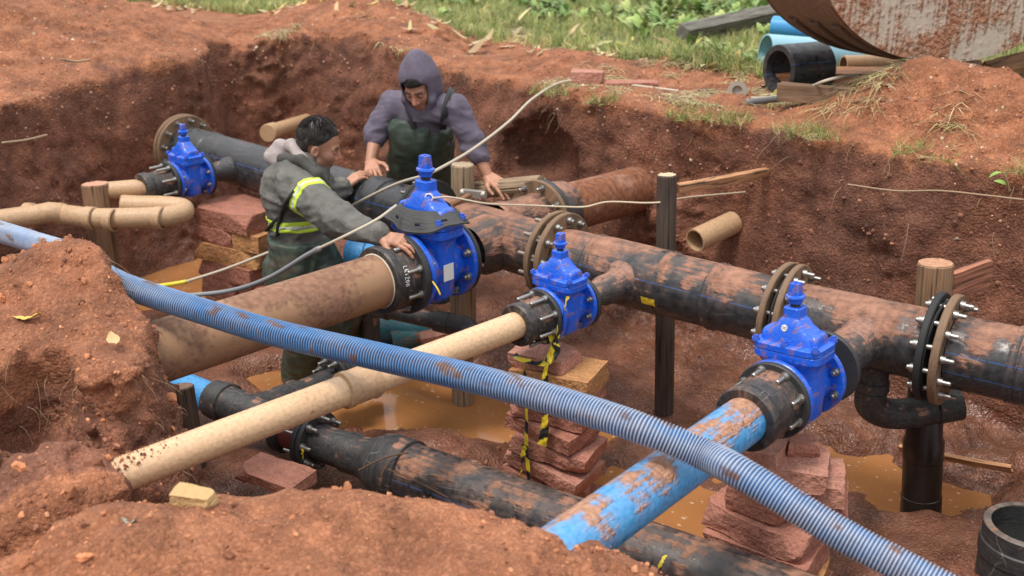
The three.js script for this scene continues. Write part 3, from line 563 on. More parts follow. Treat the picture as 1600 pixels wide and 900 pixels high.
// ---------- flange adaptors ----------
function adaptor(label, c, dir, s, len, rp, m = M.coupling, n = 8, geo = BOLT.mid) {
  const t = thing('flange_adaptor', label, 'pipe coupling', V(c.x, c.y - .137 * s, c.z), 'black flange adaptors');
  part('flange', ringGeo(c, dir, rp * .9, .137 * s, .022 * s, 56), M.castIron, t);
  part('sleeve', lathe(c, dir, [[.02, rp + .034], [.03, rp + .03], [len * .30, rp + .026], [len * .36, rp + .030], [len * .46, rp + .027], [len * .72, rp + .024], [len * .78, rp + .033], [len * .95, rp + .033], [len, rp + .027], [len, rp + .002], [len * .9, rp + .001]], 56), m, t);
  boltRing(t, c.clone().addScaledVector(dir, .022 * s), dir, .113 * s, n, geo, M.steel, Math.PI / 8);
  return t;
}
adaptor('black flange adaptor holding the end of the blue pipe', V(.79, 0, .693), V(.03, 0, 1).normalize(), 1.0, .21, .08, M.coupling, 8, boltGeo(.0105, .06, .01));
adaptor('black flange adaptor holding the end of the cream pipe', V(-.30, 0, .637), V(-.05, 0, 1).normalize(), .85, .15, .056, M.coupling, 8, boltGeo(.0095, .085, .01));
const ad1 = adaptor('large black flange adaptor with white chalk lettering, holding the brown pipe', V(-1.10, 0, .647), V(-.04, 0, 1).normalize(), 1.36, .16, .12, M.coupling, 8, boltGeo(.0115, .07, .01));
adaptor('black flange adaptor with a white label behind the looped tan pipe', V(-3.25, 0, .483), PZ, .9, .19, .055, M.coupling, 8, boltGeo(.0095, .08, .01));
// chalk marks: hand lettering written round the sleeve as raised strokes
{
  const glyph = { U: [[[0, 1], [0, .2], [.3, 0], [.6, .2], [.6, 1]]], R: [[[0, 0], [0, 1], [.5, 1], [.55, .6], [0, .5], [.6, 0]]], V: [[[0, 1], [.3, 0], [.6, 1]]], 2: [[[0, .8], [.3, 1], [.6, .75], [0, 0], [.6, 0]]], 0: [[[.3, 1], [0, .6], [.1, .1], [.4, 0], [.6, .5], [.3, 1]]], L: [[[.1, 1], [0, 0], [.5, .05]]] };
  const gs = []; let a0 = .98; const c = V(-1.104, 0, .745), R = .149;
  for (const ch of 'LRV200') { for (const st of glyph[ch]) gs.push(tube(st.map(([x, y]) => { const an = a0 + x * .11, z = c.z + .014 - y * .022 + .0; return V(c.x + Math.sin(an) * R - .04 * (z - .647), Math.cos(an) * R, z + x * .006 + (a0 - .98) * .02); }), .0017, 5, st.length * 4, { straight: true })); a0 += .105; }
  part('chalk_lettering', merge(gs), M.white, ad1, 'white chalk lettering');
}
// ---------- branch pipes ----------
function pipe(name, label, cat, pts, r, m, seg = 48, bore = .012, group) {
  const a = pts[0], b = pts[1], d = b.clone().sub(a), L = d.length(); d.normalize();
  const prof = [[0, r - bore], [0, r - .002], [.002, r]]; for (let i = 1; i < 30; i++) prof.push([L * i / 30, r]); prof.push([L - .002, r], [L, r - .002], [L, r - bore], [L - .3 > 0 ? L - .3 : L * .3, r - bore]);
  return single(name, lathe(a, d, prof, seg), m, label, cat, group);
}
{
  const t = thing('brown_pipe', 'thick brown pipe with flaking scale running from the large valve into the bank', 'pipe', V(-1.13, -.12, 1.35));
  const a = V(-1.106, 0, .76), b = V(-1.16, -.005, 2.3), d = b.clone().sub(a), L = d.length(); d.normalize();
  part('barrel', lathe(a, d, [[0, .08], [0, .118], ...Array.from({ length: 40 }, (_, i) => [.004 + L * i / 40, .12]), [L, .12]], 64, (s, an) => 1 + .004 * noise(s * 5, Math.cos(an) * 2, Math.sin(an) * 2)), M.brown, t);
  part('pale_collar', lathe(a.clone().addScaledVector(d, .044), d, [[0, .121], [.002, .1245], [.006, .1245], [.008, .121]], 64), mat([.62, .56, .44], .8), t, 'thin pale ring');
}
{
  const t = thing('cream_pipe', 'long cream plastic pipe spattered with mud, with a wide joint collar', 'pipe', V(-.36, -.055, 1.65));
  const a = V(-.306, 0, .70), b = V(-.42, .0, 2.62), d = b.clone().sub(a), L = d.length(); d.normalize();
  part('barrel', lathe(a, d, [[0, .05], ...Array.from({ length: 50 }, (_, i) => [.002 + L * i / 50, .055]), [L, .055]], 48), M.cream, t);
  const k = .80; part('joint_collar', lathe(a.clone().addScaledVector(d, k), d, [[-.003, .055], [0, .066], [.012, .068], [.022, .064], [.10, .063], [.112, .066], [.135, .066], [.14, .055]], 48), M.tan, t);
}
{
  const t = thing('blue_pipe', 'wide blue pipe streaked with dried mud under the corrugated hose', 'pipe', V(.83, -.08, 1.4));
  const a = V(.795, 0, .86), b = V(.84, -.0, 2.3), d = b.clone().sub(a), L = d.length(); d.normalize();
  part('barrel', lathe(a, d, [[0, .07], ...Array.from({ length: 40 }, (_, i) => [.002 + L * i / 40, .08]), [L, .08]], 56), M.blue, t);
}
// old rusty main leaving through the far wall, with its coupling
{
  const z = axisAt(-1.22).z - .47, t = thing('rusty_pipe', 'rusty iron pipe entering the earth wall behind the cross fitting', 'pipe', V(-1.22, -.13, -.85));
  part('barrel', lathe(V(-1.22, 0, z + .0), V(.10, 0, -1).normalize(), [[.1, .1], [.1, .128], ...Array.from({ length: 12 }, (_, i) => [.1 + .07 * (i + 1), .13])], 48), M.rusty, t);
  const c = thing('flange_adaptor', 'muddy black coupling round the end of the rusty pipe', 'pipe coupling', V(-1.22, -.19, z), 'black flange adaptors');
  part('flange', ringGeo(V(-1.22, 0, z), PZ, .1, .19, .024, 56), M.castIron, c);
  part('sleeve', lathe(V(-1.22, 0, z), NZ, [[0, .15], [.04, .148], [.06, .155], [.10, .155], [.12, .145], [.16, .145], [.17, .131]], 56), M.stub, c);
}
// bent tan pipework beyond the spur: runs along, loops round and back to the adaptor
{
  const t = thing('tan_pipe_loop', 'looped tan plastic pipe with elbows in front of a wooden post', 'pipe', V(-3.3, -.2, 1.0));
  const y = -.10, A = P(-60, 352, 'y', y), B = P(60, 335, 'y', y + .01), C = P(85, 333, 'y', y + .015), D = P(120, 338, 'y', y), E1 = P(190, 341, 'y', y), F = P(262, 338, 'y', y);
  const curve = [A, B.clone(), P(78, 332, 'y', y + .02), P(98, 335, 'y', y), D, P(150, 341, 'y', y - .005), E1, P(230, 340, 'y', y), F];
  const F2 = P(284, 333, 'y', y), G = P(286, 326, 'y', y + .01), Hh = P(258, 322, 'y', y + .02), I = V(-3.25, 0, .7);
  part('run', tube([...curve, F2, G, Hh, P(215, 321, 'y', y + .02), P(190, 320, 'y', y + .025)], .057, 28, 150), M.tan, t);
  for (const [px, py] of [[40, 334], [75, 333], [88, 334], [135, 340], [167, 343], [243, 340]]) { const q = P(px, py, 'y', y), q2 = P(px + 14, py + 1, 'y', y); part('socket', lathe(q, q2.clone().sub(q), [[-.002, .056], [0, .063], [.045, .063], [.05, .056]], 36), M.tan, t); }
  part('inlet', lathe(V(-3.25, 0, .62), V(-.75, -.05, 1), [[0, .05], [.30, .05]], 32), M.tan, t);
}
// capped tan stub out of the far wall
{
  const a = P(418, 208, 'z', -.95), b = P(500, 183, 'z', -1.75), d = b.clone().sub(a), t = thing('capped_pipe', 'capped tan pipe sticking out of the earth behind the water main', 'pipe', a.clone().add(V(0, -.07, 0)));
  part('barrel', lathe(a, d, [[.05, .058], [d.length(), .058]], 40), M.tan, t); part('cap', lathe(a, d, [[0, .001], [0, .062], [.006, .067], [.10, .067], [.106, .058]], 40), M.tan, t);
}
// open stub out of the wall
{
  const a = P(1086, 376, 'z', -.93), t = thing('pipe_stub', 'short open tan pipe stub jutting out of the earth wall', 'pipe', a.clone().add(V(0, -.06, 0)));
  part('barrel', lathe(a, V(.16, .14, -1), [[.3, .055], [0, .055], [0, .063], [.3, .063]], 40), M.tan, t);
}
// black drain pieces under the main beside the round post
{
  const c = axisAt(.72).add(V(0, 0, -.02)), t = thing('drain_elbow', 'glossy black plastic elbow hanging under the water main', 'pipe', V(.78, -.42, -.06));
  part('drop', lathe(V(.80, -.12, -.1), V(0, -1, 0), [[0, .06], [.13, .06]], 36), M.black, t);
  part('elbow', tube([V(.80, -.24, -.1), V(.80, -.31, -.11), V(.84, -.36, -.17), V(.92, -.36, -.24), V(1.0, -.33, -.30)], .062, 28, 40), M.black, t);
  part('socket', lathe(V(.80, -.20, -.1), V(0, -1, 0), [[0, .06], [.003, .067], [.04, .067], [.043, .06]], 36), M.black, t);
  part('end_socket', lathe(V(.99, -.33, -.29), V(.6, .15, -.6), [[0, .06], [.003, .07], [.1, .07], [.1, .05]], 36), M.black, t);
}
{
  const y = -.34, a = P(585, 480, 'y', y), b = P(690, 503, 'y', y), d = b.clone().sub(a), t = thing('small_black_pipe', 'thin glossy black pipe with a white label under the large valve', 'pipe', V(a.x, y - .05, a.z));
  part('barrel', lathe(a, d, [[0, .001], [0, .045], [.09, .05], [.094, .042], [d.length(), .042]], 36), M.black, t);
  part('socket', lathe(b, d, [[-.03, .042], [-.028, .052], [.05, .052], [.053, .045]], 36), M.black, t);
  part('elbow', tube([b.clone(), b.clone().addScaledVector(d, .35), b.clone().addScaledVector(d, .5).add(V(.02, -.02, .05)), b.clone().addScaledVector(d, .55).add(V(.03, -.05, .14))], .05, 24, 30), M.black, t);
  const q = a.clone().addScaledVector(d, .12), lb = part('label', new THREE.BoxGeometry(.035, .018, .002).rotateY(-.2).rotateX(-.9).translate(q.x, q.y + .03, q.z + .04), M.white, t, 'small white label');
}
// ---------- the lower line ----------
{
  const y = -.60, c0 = V(-1.06, y, 1.235), d = V(1.62, 0, -.24).normalize(), at = s => c0.clone().addScaledVector(d, s);
  const t = thing('lower_pipe', 'black pipe with a reducer and white scratches lying low behind the near heap', 'pipe', V(-.3, y - .125, 1.12));
  part('flange_ring', ringGeo(at(.0), d, .07, .132, .022, 56), M.castIron, t); boltRing(t, at(.022), d, .108, 8, BOLT.mid, M.steel, .2);
  part('neck', lathe(at(.0), d, [[.01, .08], [.19, .08]], 48), M.black, t);
  part('reducer', lathe(at(.18), d, [[0, .08], [.004, .088], [.05, .088], [.07, .084], [.13, .094], [.19, .128], [.22, .136], [.335, .136], [.34, .125]], 56), M.black, t);
  part('barrel', lathe(at(.5), d, Array.from({ length: 30 }, (_, i) => [1.9 * i / 29, .125]), 64), M.low, t);
  const f = thing('flange_adaptor', 'black flange with a dull red sleeve bolted to the lower reducer', 'pipe coupling', at(-.1).add(V(0, -.13, 0)), 'black flange adaptors');
  part('flange', ringGeo(at(-.028), d, .06, .134, .024, 56), M.castIron, f); boltRing(f, at(-.028), d.clone().negate(), .108, 8, BOLT.small, M.steel, .2);
  part('sleeve', lathe(at(-.15), d, [[0, .06], [.0, .078], [.13, .078]], 40), M.redRubber, f);
  part('back_flange', ringGeo(at(-.2), d, .05, .10, .05, 48), M.rubber, f);
}
{
  const y = -.60, cz = 1.29, t = thing('black_tee', 'dull black plastic tee with a socket round the blue stub', 'pipe fitting', V(-1.5, y - .09, cz - .05));
  part('run', lathe(V(-1.73, y, cz), V(1, 0, -.13).normalize(), [[0, .07], [0, .088], [.03, .092], [.09, .09], [.12, .082], [.5, .08]], 40), M.black, t);
  part('collar', lathe(V(-1.66, y, cz - .01), V(1, 0, -.13).normalize(), [[0, .088], [.004, .095], [.03, .095], [.034, .088]], 40), M.black, t);
  const e = V(-1.47, y, cz - .04), bd = V(-.02, .0, -1).normalize();
  part('branch', lathe(e, bd, [[0, .08], [.16, .074], [.20, .07], [.205, .076], [.24, .076], [.245, .062], [.50, .06]], 40), M.black, t);
  part('branch_flange', ringGeo(e.clone().addScaledVector(bd, .46), bd, .05, .12, .022, 48), M.castIron, t); boltRing(t, e.clone().addScaledVector(bd, .46), bd.clone().negate(), .095, 8, BOLT.mid, M.steel, .3);
  const f = thing('flange_adaptor', 'black flange bolted to the low tee beneath the cream pipe', 'pipe coupling', e.clone().addScaledVector(bd, .52).add(V(0, -.12, 0)), 'black flange adaptors');
  part('flange', ringGeo(e.clone().addScaledVector(bd, .485), bd, .04, .122, .024, 48), M.castIron, f); part('sleeve', lathe(e.clone().addScaledVector(bd, .5), bd, [[0, .08], [.08, .078], [.16, .07], [.16, .04]], 36), M.coupling, f);
  pipe('blue_stub', 'short clean blue pipe pushed into the black tee beside the bank', 'pipe', [V(-1.70, y, cz), V(-2.5, y + .02, cz + .10)], .072, M.blueClean);
}
// loose blue pieces lying in the trench behind the brown pipe
{
  const a = P(545, 396, 'y', -.16), t = thing('blue_fitting', 'bright blue plastic socket lying beside the kneeling height of the brown pipe', 'pipe fitting', a.clone().add(V(0, -.09, 0)));
  t.userData.label = 'bright blue plastic socket between the green waders and the large adaptor';
  part('barrel', lathe(a, V(.9, 0, -.45), [[0, .055], [0, .075], [.05, .08], [.10, .08], [.104, .066], [.17, .066], [.175, .076], [.23, .076], [.23, .05]], 36), M.blueClean, t);
  part('stand', lathe(a.clone().add(V(.09, -.05, -.045)), V(0, -1, 0), [[0, .05], [.5, .05]], 24), M.black, t);
  const b = P(580, 520, 'y', -.72); pipe('teal_pipe', 'mud stained turquoise pipe offcut lying on the trench floor', 'pipe', [b, b.clone().add(V(.28, .05, -.25))], .075, pipeSkin({ seed: 41, len: .5, circ: .45, base: [.03, .20, .26], top: .1, bias: 0.48, dusty: .8, dustColor: [.2, .16, .11], w: 128, h: 128 }), 36);
  const c = P(612, 532, 'y', -.74); pipe('teal_pipe', 'turquoise pipe offcut half smeared with red mud, end towards the hose', 'pipe', [c, c.clone().add(V(.22, .03, -.30))], .062, pipeSkin({ seed: 42, len: .5, circ: .4, base: [.03, .22, .25], top: .3, bias: 0.41, lean: .2, dusty: .7, dustColor: [.22, .14, .1], w: 128, h: 128 }), 36);
}
// ---------- the corrugated hose ----------
{
  const HP = (px, py, th) => EYE.clone().addScaledVector(ray(px, py), .09 * 1760 / th);
  const HQ = (px, py) => HP(px, py, 37.5 + .0132 * (px - 173));
  const pts = [V(-4.3, .0, 1.72), HP(-140, 322, 29), HP(-60, 345, 31), HP(0, 362, 32.6), HP(60, 381, 34), HP(110, 398, 35.5), HQ(173, 436), HQ(210, 452), HQ(315, 486), HQ(417, 517), HQ(590, 557), HQ(700, 582), HQ(800, 607), HQ(900, 636), HQ(1000, 669), P(1100, 710, 'y', .130), HQ(1155, 738), HQ(1311, 833), HQ(1435, 899), HQ(1540, 955), HQ(1680, 1040)];
  const pitch = .0105, R = .046;
  const curve = new THREE.CatmullRomCurve3(pts, false, 'centripetal'), L = curve.getLength(), rings = Math.floor(L / pitch), n = rings * 5;
  const wave = m => { const p = (m / pitch) % 1; return p < .62 ? 1 : 0; };
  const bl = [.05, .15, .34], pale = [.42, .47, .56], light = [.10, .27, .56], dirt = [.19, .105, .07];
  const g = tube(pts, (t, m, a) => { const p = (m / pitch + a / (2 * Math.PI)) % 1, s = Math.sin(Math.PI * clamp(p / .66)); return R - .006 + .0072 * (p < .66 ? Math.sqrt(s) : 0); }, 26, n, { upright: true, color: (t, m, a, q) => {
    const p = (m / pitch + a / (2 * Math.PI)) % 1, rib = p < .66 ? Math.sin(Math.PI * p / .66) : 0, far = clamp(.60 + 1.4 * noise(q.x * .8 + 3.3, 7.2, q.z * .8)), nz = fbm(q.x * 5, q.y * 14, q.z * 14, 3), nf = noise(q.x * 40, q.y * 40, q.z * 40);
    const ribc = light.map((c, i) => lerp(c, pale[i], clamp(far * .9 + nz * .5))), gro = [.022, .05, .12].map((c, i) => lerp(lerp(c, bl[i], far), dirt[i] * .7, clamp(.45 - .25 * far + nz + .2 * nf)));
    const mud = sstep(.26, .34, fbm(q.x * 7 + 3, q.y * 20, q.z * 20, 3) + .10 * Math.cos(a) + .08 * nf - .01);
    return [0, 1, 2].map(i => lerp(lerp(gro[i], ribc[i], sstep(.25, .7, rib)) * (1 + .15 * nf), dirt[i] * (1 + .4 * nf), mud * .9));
  } });
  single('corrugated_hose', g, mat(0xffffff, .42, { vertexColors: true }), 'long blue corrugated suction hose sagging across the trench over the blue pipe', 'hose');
}
// open black pipe end standing upright with water in it
{
  const c = P(1611, 822, 'y', -.50), t = thing('upright_black_pipe', 'wide black pipe standing upright in the mud, half full of water', 'pipe', V(c.x, -.9, c.z));
  part('barrel', lathe(V(c.x, -.92, c.z), V(0, 1, 0), [[0, .158], [.30, .158], [.305, .164], [.36, .164], [.365, .158], [.42, .158], [.425, .150], [.42, .132], [.1, .132]], 64), M.black, t);
  part('water', new THREE.CircleGeometry(.1325, 48).rotateX(-Math.PI / 2).translate(c.x, -.575, c.z), mat([.02, .022, .02], .06, { ior: 1.33 }), t, 'dark standing water');
  part('rim', ringGeo(V(c.x, -.503, c.z), V(0, 1, 0), .132, .158, .008, 64), pipeSkin({ seed: 51, len: .05, circ: 1, base: [.10, .09, .08], top: .0, bias: 0.30, scratch: 0, dusty: 1, dustColor: [.34, .27, .22], w: 256, h: 64, fv: 2 }), t);
}
console.log('pipes');
console.log('t', Date.now() - T0);
// ---------- rough stones stacked as piers ----------
const stoneBump = tex(512, 512, (u, v) => .5 + .5 * tnoise(u, v, 14, 91, 4) + .10 * tnoise(u, v, 6, 92, 3, 40));
function stoneMat(c, s) { return mat(0xffffff, .85, { map: tex(256, 256, (u, v) => { const a = tnoise(u, v, 5, s, 4), b = tnoise(u, v, 4, s + 1, 3, 14), e = tnoise(u, v, 40, s + 2, 2); const k = 1 + .5 * a + .28 * b + .5 * e, m = sstep(.12, .3, a + .3 * e); return [lerp(c[0] * k, .26, m * .5), lerp(c[1] * k, .11, m * .5), lerp(c[2] * k, .065, m * .5)]; }, true), bumpMap: stoneBump, bumpScale: .012 }); }
const STONE = [stoneMat([.39, .165, .115], 101), stoneMat([.34, .138, .092], 104), stoneMat([.43, .20, .145], 107), stoneMat([.44, .215, .085], 110), stoneMat([.28, .10, .062], 113)];
// a split slab: flat bed faces, ragged chipped sides
function slab(w, h, d, seed, chip = 1) {
  const nx = Math.max(6, Math.round(w / .018)), ny = Math.max(4, Math.round(h / .016)), nz = Math.max(6, Math.round(d / .018));
  const g = new THREE.BoxGeometry(w, h, d, nx, ny, nz), p = g.attributes.position, r = rng(seed), sk = [(r() - .5) * .2, (r() - .5) * .16, (r() - .5) * .2];
  const cuts = Array.from({ length: 5 }, () => { const a = r() * Math.PI * 2, t = (r() - .5) * .6; return [Math.cos(a), t, Math.sin(a), .58 + r() * .14]; });
  for (let i = 0; i < p.count; i++) {
    let x = p.getX(i), y = p.getY(i), z = p.getZ(i);
    const ux = x / w * 2, uy = y / h * 2, uz = z / d * 2;
    const side = Math.max(Math.abs(ux), Math.abs(uz)), lay = noise(seed, y * 60, seed * 3);
    const o = seed * 7.3, n = noise(x * 9 + o, y * 14, z * 9), m = noise(x * 30, y * 40 + o, z * 30), q = noise(x * 70, y * 70 + o, z * 70);
    let sx = (.010 * n + .003 * m + .003 * lay + .002 * q) * chip;
    if (Math.abs(ux) > .99) x += Math.sign(ux) * (sx + sk[0] * y * .6 + sk[1] * z * .25);
    if (Math.abs(uz) > .99) z += Math.sign(uz) * (sx + sk[2] * y * .6 - sk[1] * x * .2);
    if (Math.abs(uy) > .99) y += Math.sign(uy) * (.006 * n + .003 * m + .0015 * q) * chip;
    // chipped edges
    const e = [Math.abs(ux), Math.abs(uy), Math.abs(uz)].sort((a, b) => b - a); if (e[1] > .8) { const k = (e[1] - .8) / .2 * (.012 + .07 * Math.max(0, n + .1)); x *= 1 - k * .3; z *= 1 - k * .3; y *= 1 - k * .35; }
    for (const [a, b, c, l] of cuts) { const dd = (x / w) * a + (y / h) * b + (z / d) * c - l; if (dd > 0) { x -= dd * a * w * .8; z -= dd * c * d * .8; } }
    p.setXYZ(i, x, y, z);
  }
  const nn = normalsOf(Array.from(p.array), Array.from(g.index.array));
  const out = boxUV(Array.from(p.array), Array.from(g.index.array), g.computeVertexNormals() || g.attributes.normal.array, null, 3);
  return creased(out, .88);
}
// y = underside of each slab; every stone is a thing of its own
function pier(name, group, rows) {
  for (const [x, y, z, w, h, d, yaw, tx, tz, mi, label, chip] of rows) {
    const o = new THREE.Mesh(slab(w * 1.07, h, d * 1.05, Math.round((x * 31 + y * 77 + z * 13) * 100) & 1023, chip || 1), STONE[mi]);
    o.name = numbered('rough_stone'); o.position.set(x, y + h / 2, z); o.rotation.set(tx, yaw, tz, 'YXZ'); o.castShadow = o.receiveShadow = true;
    o.userData = { label, category: 'stone', group }; scene.add(o);
  }
}
const G2 = 'stones of the taped pier', G3 = 'stones of the pier under the blue pipe', G1 = 'stones of the pier under the far pipe section';
pier('', G2, [
  [-.20, -.93, .58, .33, .115, .25, .25, .02, .0, 4, 'broad wet base stone of the taped pier'],
  [-.42, -.90, .70, .20, .07, .12, .32, .05, .12, 3, 'small ochre stone leaning at the foot of the taped pier'],
  [-.17, -.82, .56, .13, .075, .16, .5, 0, 0, 1, 'short broken stone wedged above the wet base stone'],
  [-.29, -.815, .60, .33, .085, .21, .02, .08, -.20, 0, 'long tilted slab second from the bottom of the taped pier'],
  [-.265, -.715, .59, .34, .08, .22, .10, .05, -.20, 2, 'tilted slab in the middle of the taped pier'],
  [-.245, -.625, .58, .32, .075, .22, .22, .04, -.13, 0, 'slab just below the hose in the taped pier'],
  [-.28, -.54, .57, .32, .07, .24, .05, .02, -.08, 1, 'slab hidden behind the hose in the taped pier'],
  [-.29, -.465, .56, .32, .07, .22, .3, 0, -.05, 1, 'slab under the thin wedge stone in the taped pier'],
  [-.26, -.39, .56, .31, .055, .22, .34, 0, .02, 0, 'thin pink slab under the big ochre block'],
  [-.27, -.332, .555, .33, .095, .23, .28, .02, .03, 3, 'big ochre block near the top of the taped pier', .6],
  [-.33, -.236, .575, .24, .06, .18, .22, .03, .03, 2, 'ragged pink cap stone right under the cream pipe adaptor'],
]);
pier('', G3, [
  [.80, -.93, .66, .36, .12, .30, .3, 0, 0, 4, 'lowest stone of the pier under the blue pipe'],
  [.80, -.81, .64, .36, .095, .28, .1, 0, -.03, 1, 'dark slab second from the bottom under the blue pipe'],
  [.815, -.715, .66, .36, .07, .28, .32, 0, -.04, 3, 'thin slab with an ochre edge low in the pier under the blue pipe'],
  [.79, -.642, .66, .37, .10, .26, .16, .02, -.05, 0, 'thick ragged slab in the middle of the pier under the blue pipe'],
  [.785, -.54, .65, .36, .095, .26, .05, .02, -.07, 0, 'thick slab crossed by the hose in the pier under the blue pipe'],
  [.88, -.445, .52, .24, .06, .20, .45, -.03, 0, 1, 'small slab at the back of the pier under the blue pipe'],
  [.86, -.385, .55, .26, .075, .22, .5, .0, .02, 2, 'light slab with an ochre end sticking out of the pier under the blue pipe'],
  [.78, -.44, .68, .2, .11, .16, .1, 0, 0, 1, 'packing stone behind the hose under the blue pipe'],
  [.80, -.315, .62, .30, .075, .22, .42, .0, .0, 2, 'broad pink slab with a dirty top under the large adaptor of the blue pipe'],
  [.73, -.245, .665, .17, .05, .15, .2, .04, .05, 2, 'flat pink chip stone on the pier under the blue pipe'],
  [.84, -.24, .55, .10, .05, .09, .6, .0, 0, 0, 'smallest pink stone on top of the pier under the blue pipe'],
]);
{
  const X = -2.98, Z = .18;
  const rows = [];
  const lay = [[-.90, .10, 1, 1], [-.80, .105, 0, 1], [-.69, .115, 1, 1], [-.575, .11, 1, 0], [-.465, .105, 3, 0], [-.36, .10, 3, 1], [-.26, .11, 1, 0]];
  lay.forEach(([y, h, mi, two], i) => {
    if (two) { rows.push([X - .08, y, Z + .02, .27, h, .34, .16 + .05 * Math.sin(i * 2), 0, 0, i === 5 ? 0 : mi, ['left out', 'dull red half slab', 'brown half slab', 'plain half slab', '', 'short dark red stone'][i] || 'half slab', .6]); rows.push([X + .155, y, Z - .02, .18, h, .32, .18 - .05 * Math.cos(i * 3), 0, 0, mi, '', .6]); }
    else rows.push([X + .03 * Math.sin(i * 4), y, Z, .44, h, .36, .17 + .06 * Math.sin(i * 1.7), 0, .01, mi, '', .6]);
  });
  const nm = ['lowest brown stone', 'low brown stone beside the water', 'second brown stone up', 'second stone up on the waders side', 'third stone up, dull red', 'third stone up on the waders side', 'wide dull red slab below the tan blocks', 'wide tan block', 'short dark stone beside the upper tan block', 'upper tan block', 'dark red top stone under the far pipe'];
  rows.forEach((r, i) => r[10] = `${nm[i]} of the pier at the far end`);
  pier('', G1, rows);
}
// ---------- wooden posts and timbers ----------
const WT = [tex(512, 512, (u, v) => { const g = tnoise(u, v, 30, 201, 3, 3), a = tnoise(u, v, 5, 202, 4, 4), f = tnoise(u, v, 70, 204, 2, 8); const k = .55 * (1 + .8 * g + .5 * a + .3 * f) * (g < -.26 ? .35 : 1), w = clamp(.5 + 2 * a) * .25; return [lerp(k, .5, w), lerp(k, .53, w), lerp(k, .58, w)]; }, true), tex(256, 512, (u, v) => .5 + .6 * tnoise(u, v, 30, 201, 3, 3))];
function woodSkin(seed, base, len) { return mat(base.map(c => c / .55), .8, { map: WT[0], bumpMap: WT[1], bumpScale: .008 }); }
const WOOD = { grey: woodSkin(201, [.30, .21, .13], .9), brown: woodSkin(204, [.23, .13, .07], .9, 256, .15), dark: woodSkin(207, [.07, .048, .035], .9, 256, .1), plank: woodSkin(210, [.42, .21, .10], .6, 256, .05), wet: woodSkin(213, [.085, .05, .035], 1.1, 256, .05) };
const cutMap = tex(128, 128, (u, v) => { const r = Math.hypot(u - .5, v - .46), n = tnoise(u, v, 8, 301, 3), k = .7 * (1 + .22 * Math.sin(r * 95 + 4 * n) + .5 * n); return [k, k, k]; }, true);
const cutMat = c => mat(c.map(q => q / .7), .85, { map: cutMap });
function post(label, x, z, y0, y1, r, m, cm, lean = [0, 0], group = 'wooden posts', seed = 3, rough = .05) {
  const a = V(x + lean[0], y0, z + lean[1]), b = V(x, y1, z), d = b.clone().sub(a), L = d.length(); d.normalize();
  const t = thing('wooden_post', label, 'post', a, group);
  const wob = (s, an) => 1 + rough * noise(s * 1.5 + seed, Math.cos(an) * 1.6, Math.sin(an) * 1.6 + seed) + .025 * noise(Math.cos(an) * 6, seed, Math.sin(an) * 6);
  part('shaft', lathe(a, d, [...Array.from({ length: 20 }, (_, i) => [L * i / 20, r]), [L - .006, r], [L, r - .006]], 40, wob), m, t);
  const g = new THREE.CircleGeometry(r - .004, 40).rotateX(-Math.PI / 2), p = g.attributes.position; for (let i = 0; i < p.count; i++) { const an = Math.atan2(p.getZ(i), p.getX(i)); p.setY(i, .003 * noise(p.getX(i) * 60, seed, p.getZ(i) * 60)); }
  g.computeVertexNormals(); g.applyQuaternion(new THREE.Quaternion().setFromUnitVectors(V(0, 1, 0), d)); g.translate(b.x, b.y, b.z); part('cut_end', g, cm, t);
  return t;
}
post('weathered grey post with a pale sawn top near the plank to the wall', -.38, -.34, -1.0, .385, .046, WOOD.dark, cutMat([.50, .40, .26], 301), [.06, 0]);
{ const t = post('thick brown post with a red sawn top beside the last flange', .90, -.33, -.55, .255, .068, WOOD.brown, cutMat([.42, .22, .13], 302), [.05, 0]);
  part('wet_foot', lathe(V(1.00, -1.0, -.32), V(-.09, 1, 0), [[0, .082], [.25, .083], [.252, .080], [.42, .080], [.424, .083], [.50, .082], [.52, .074], [.82, .070]], 44, (s, an) => 1 + .02 * noise(s * 3, Math.cos(an) * 2, Math.sin(an) * 2)), mat([.018, .013, .011], .28), t, 'glossy black wet foot'); }
post('short grey post standing up behind the large valve', -1.66, -.31, -.95, .225, .062, WOOD.grey, cutMat([.44, .34, .23], 303));
post('square brown post under the branch of the large valve', -1.215, .17, -1.0, -.15, .055, WOOD.grey, cutMat([.3, .2, .14], 304), [0, 0]);
post('reddish post end behind the looped tan pipe', -3.41, .86, -1.0, .04, .075, WOOD.brown, cutMat([.50, .26, .17], 305), [.06, .02]);
post('dark leaning stump between the bank and the blue stub', -1.62, 1.52, -1.0, -.42, .06, WOOD.wet, cutMat([.20, .12, .08], 306), [.10, .03]);
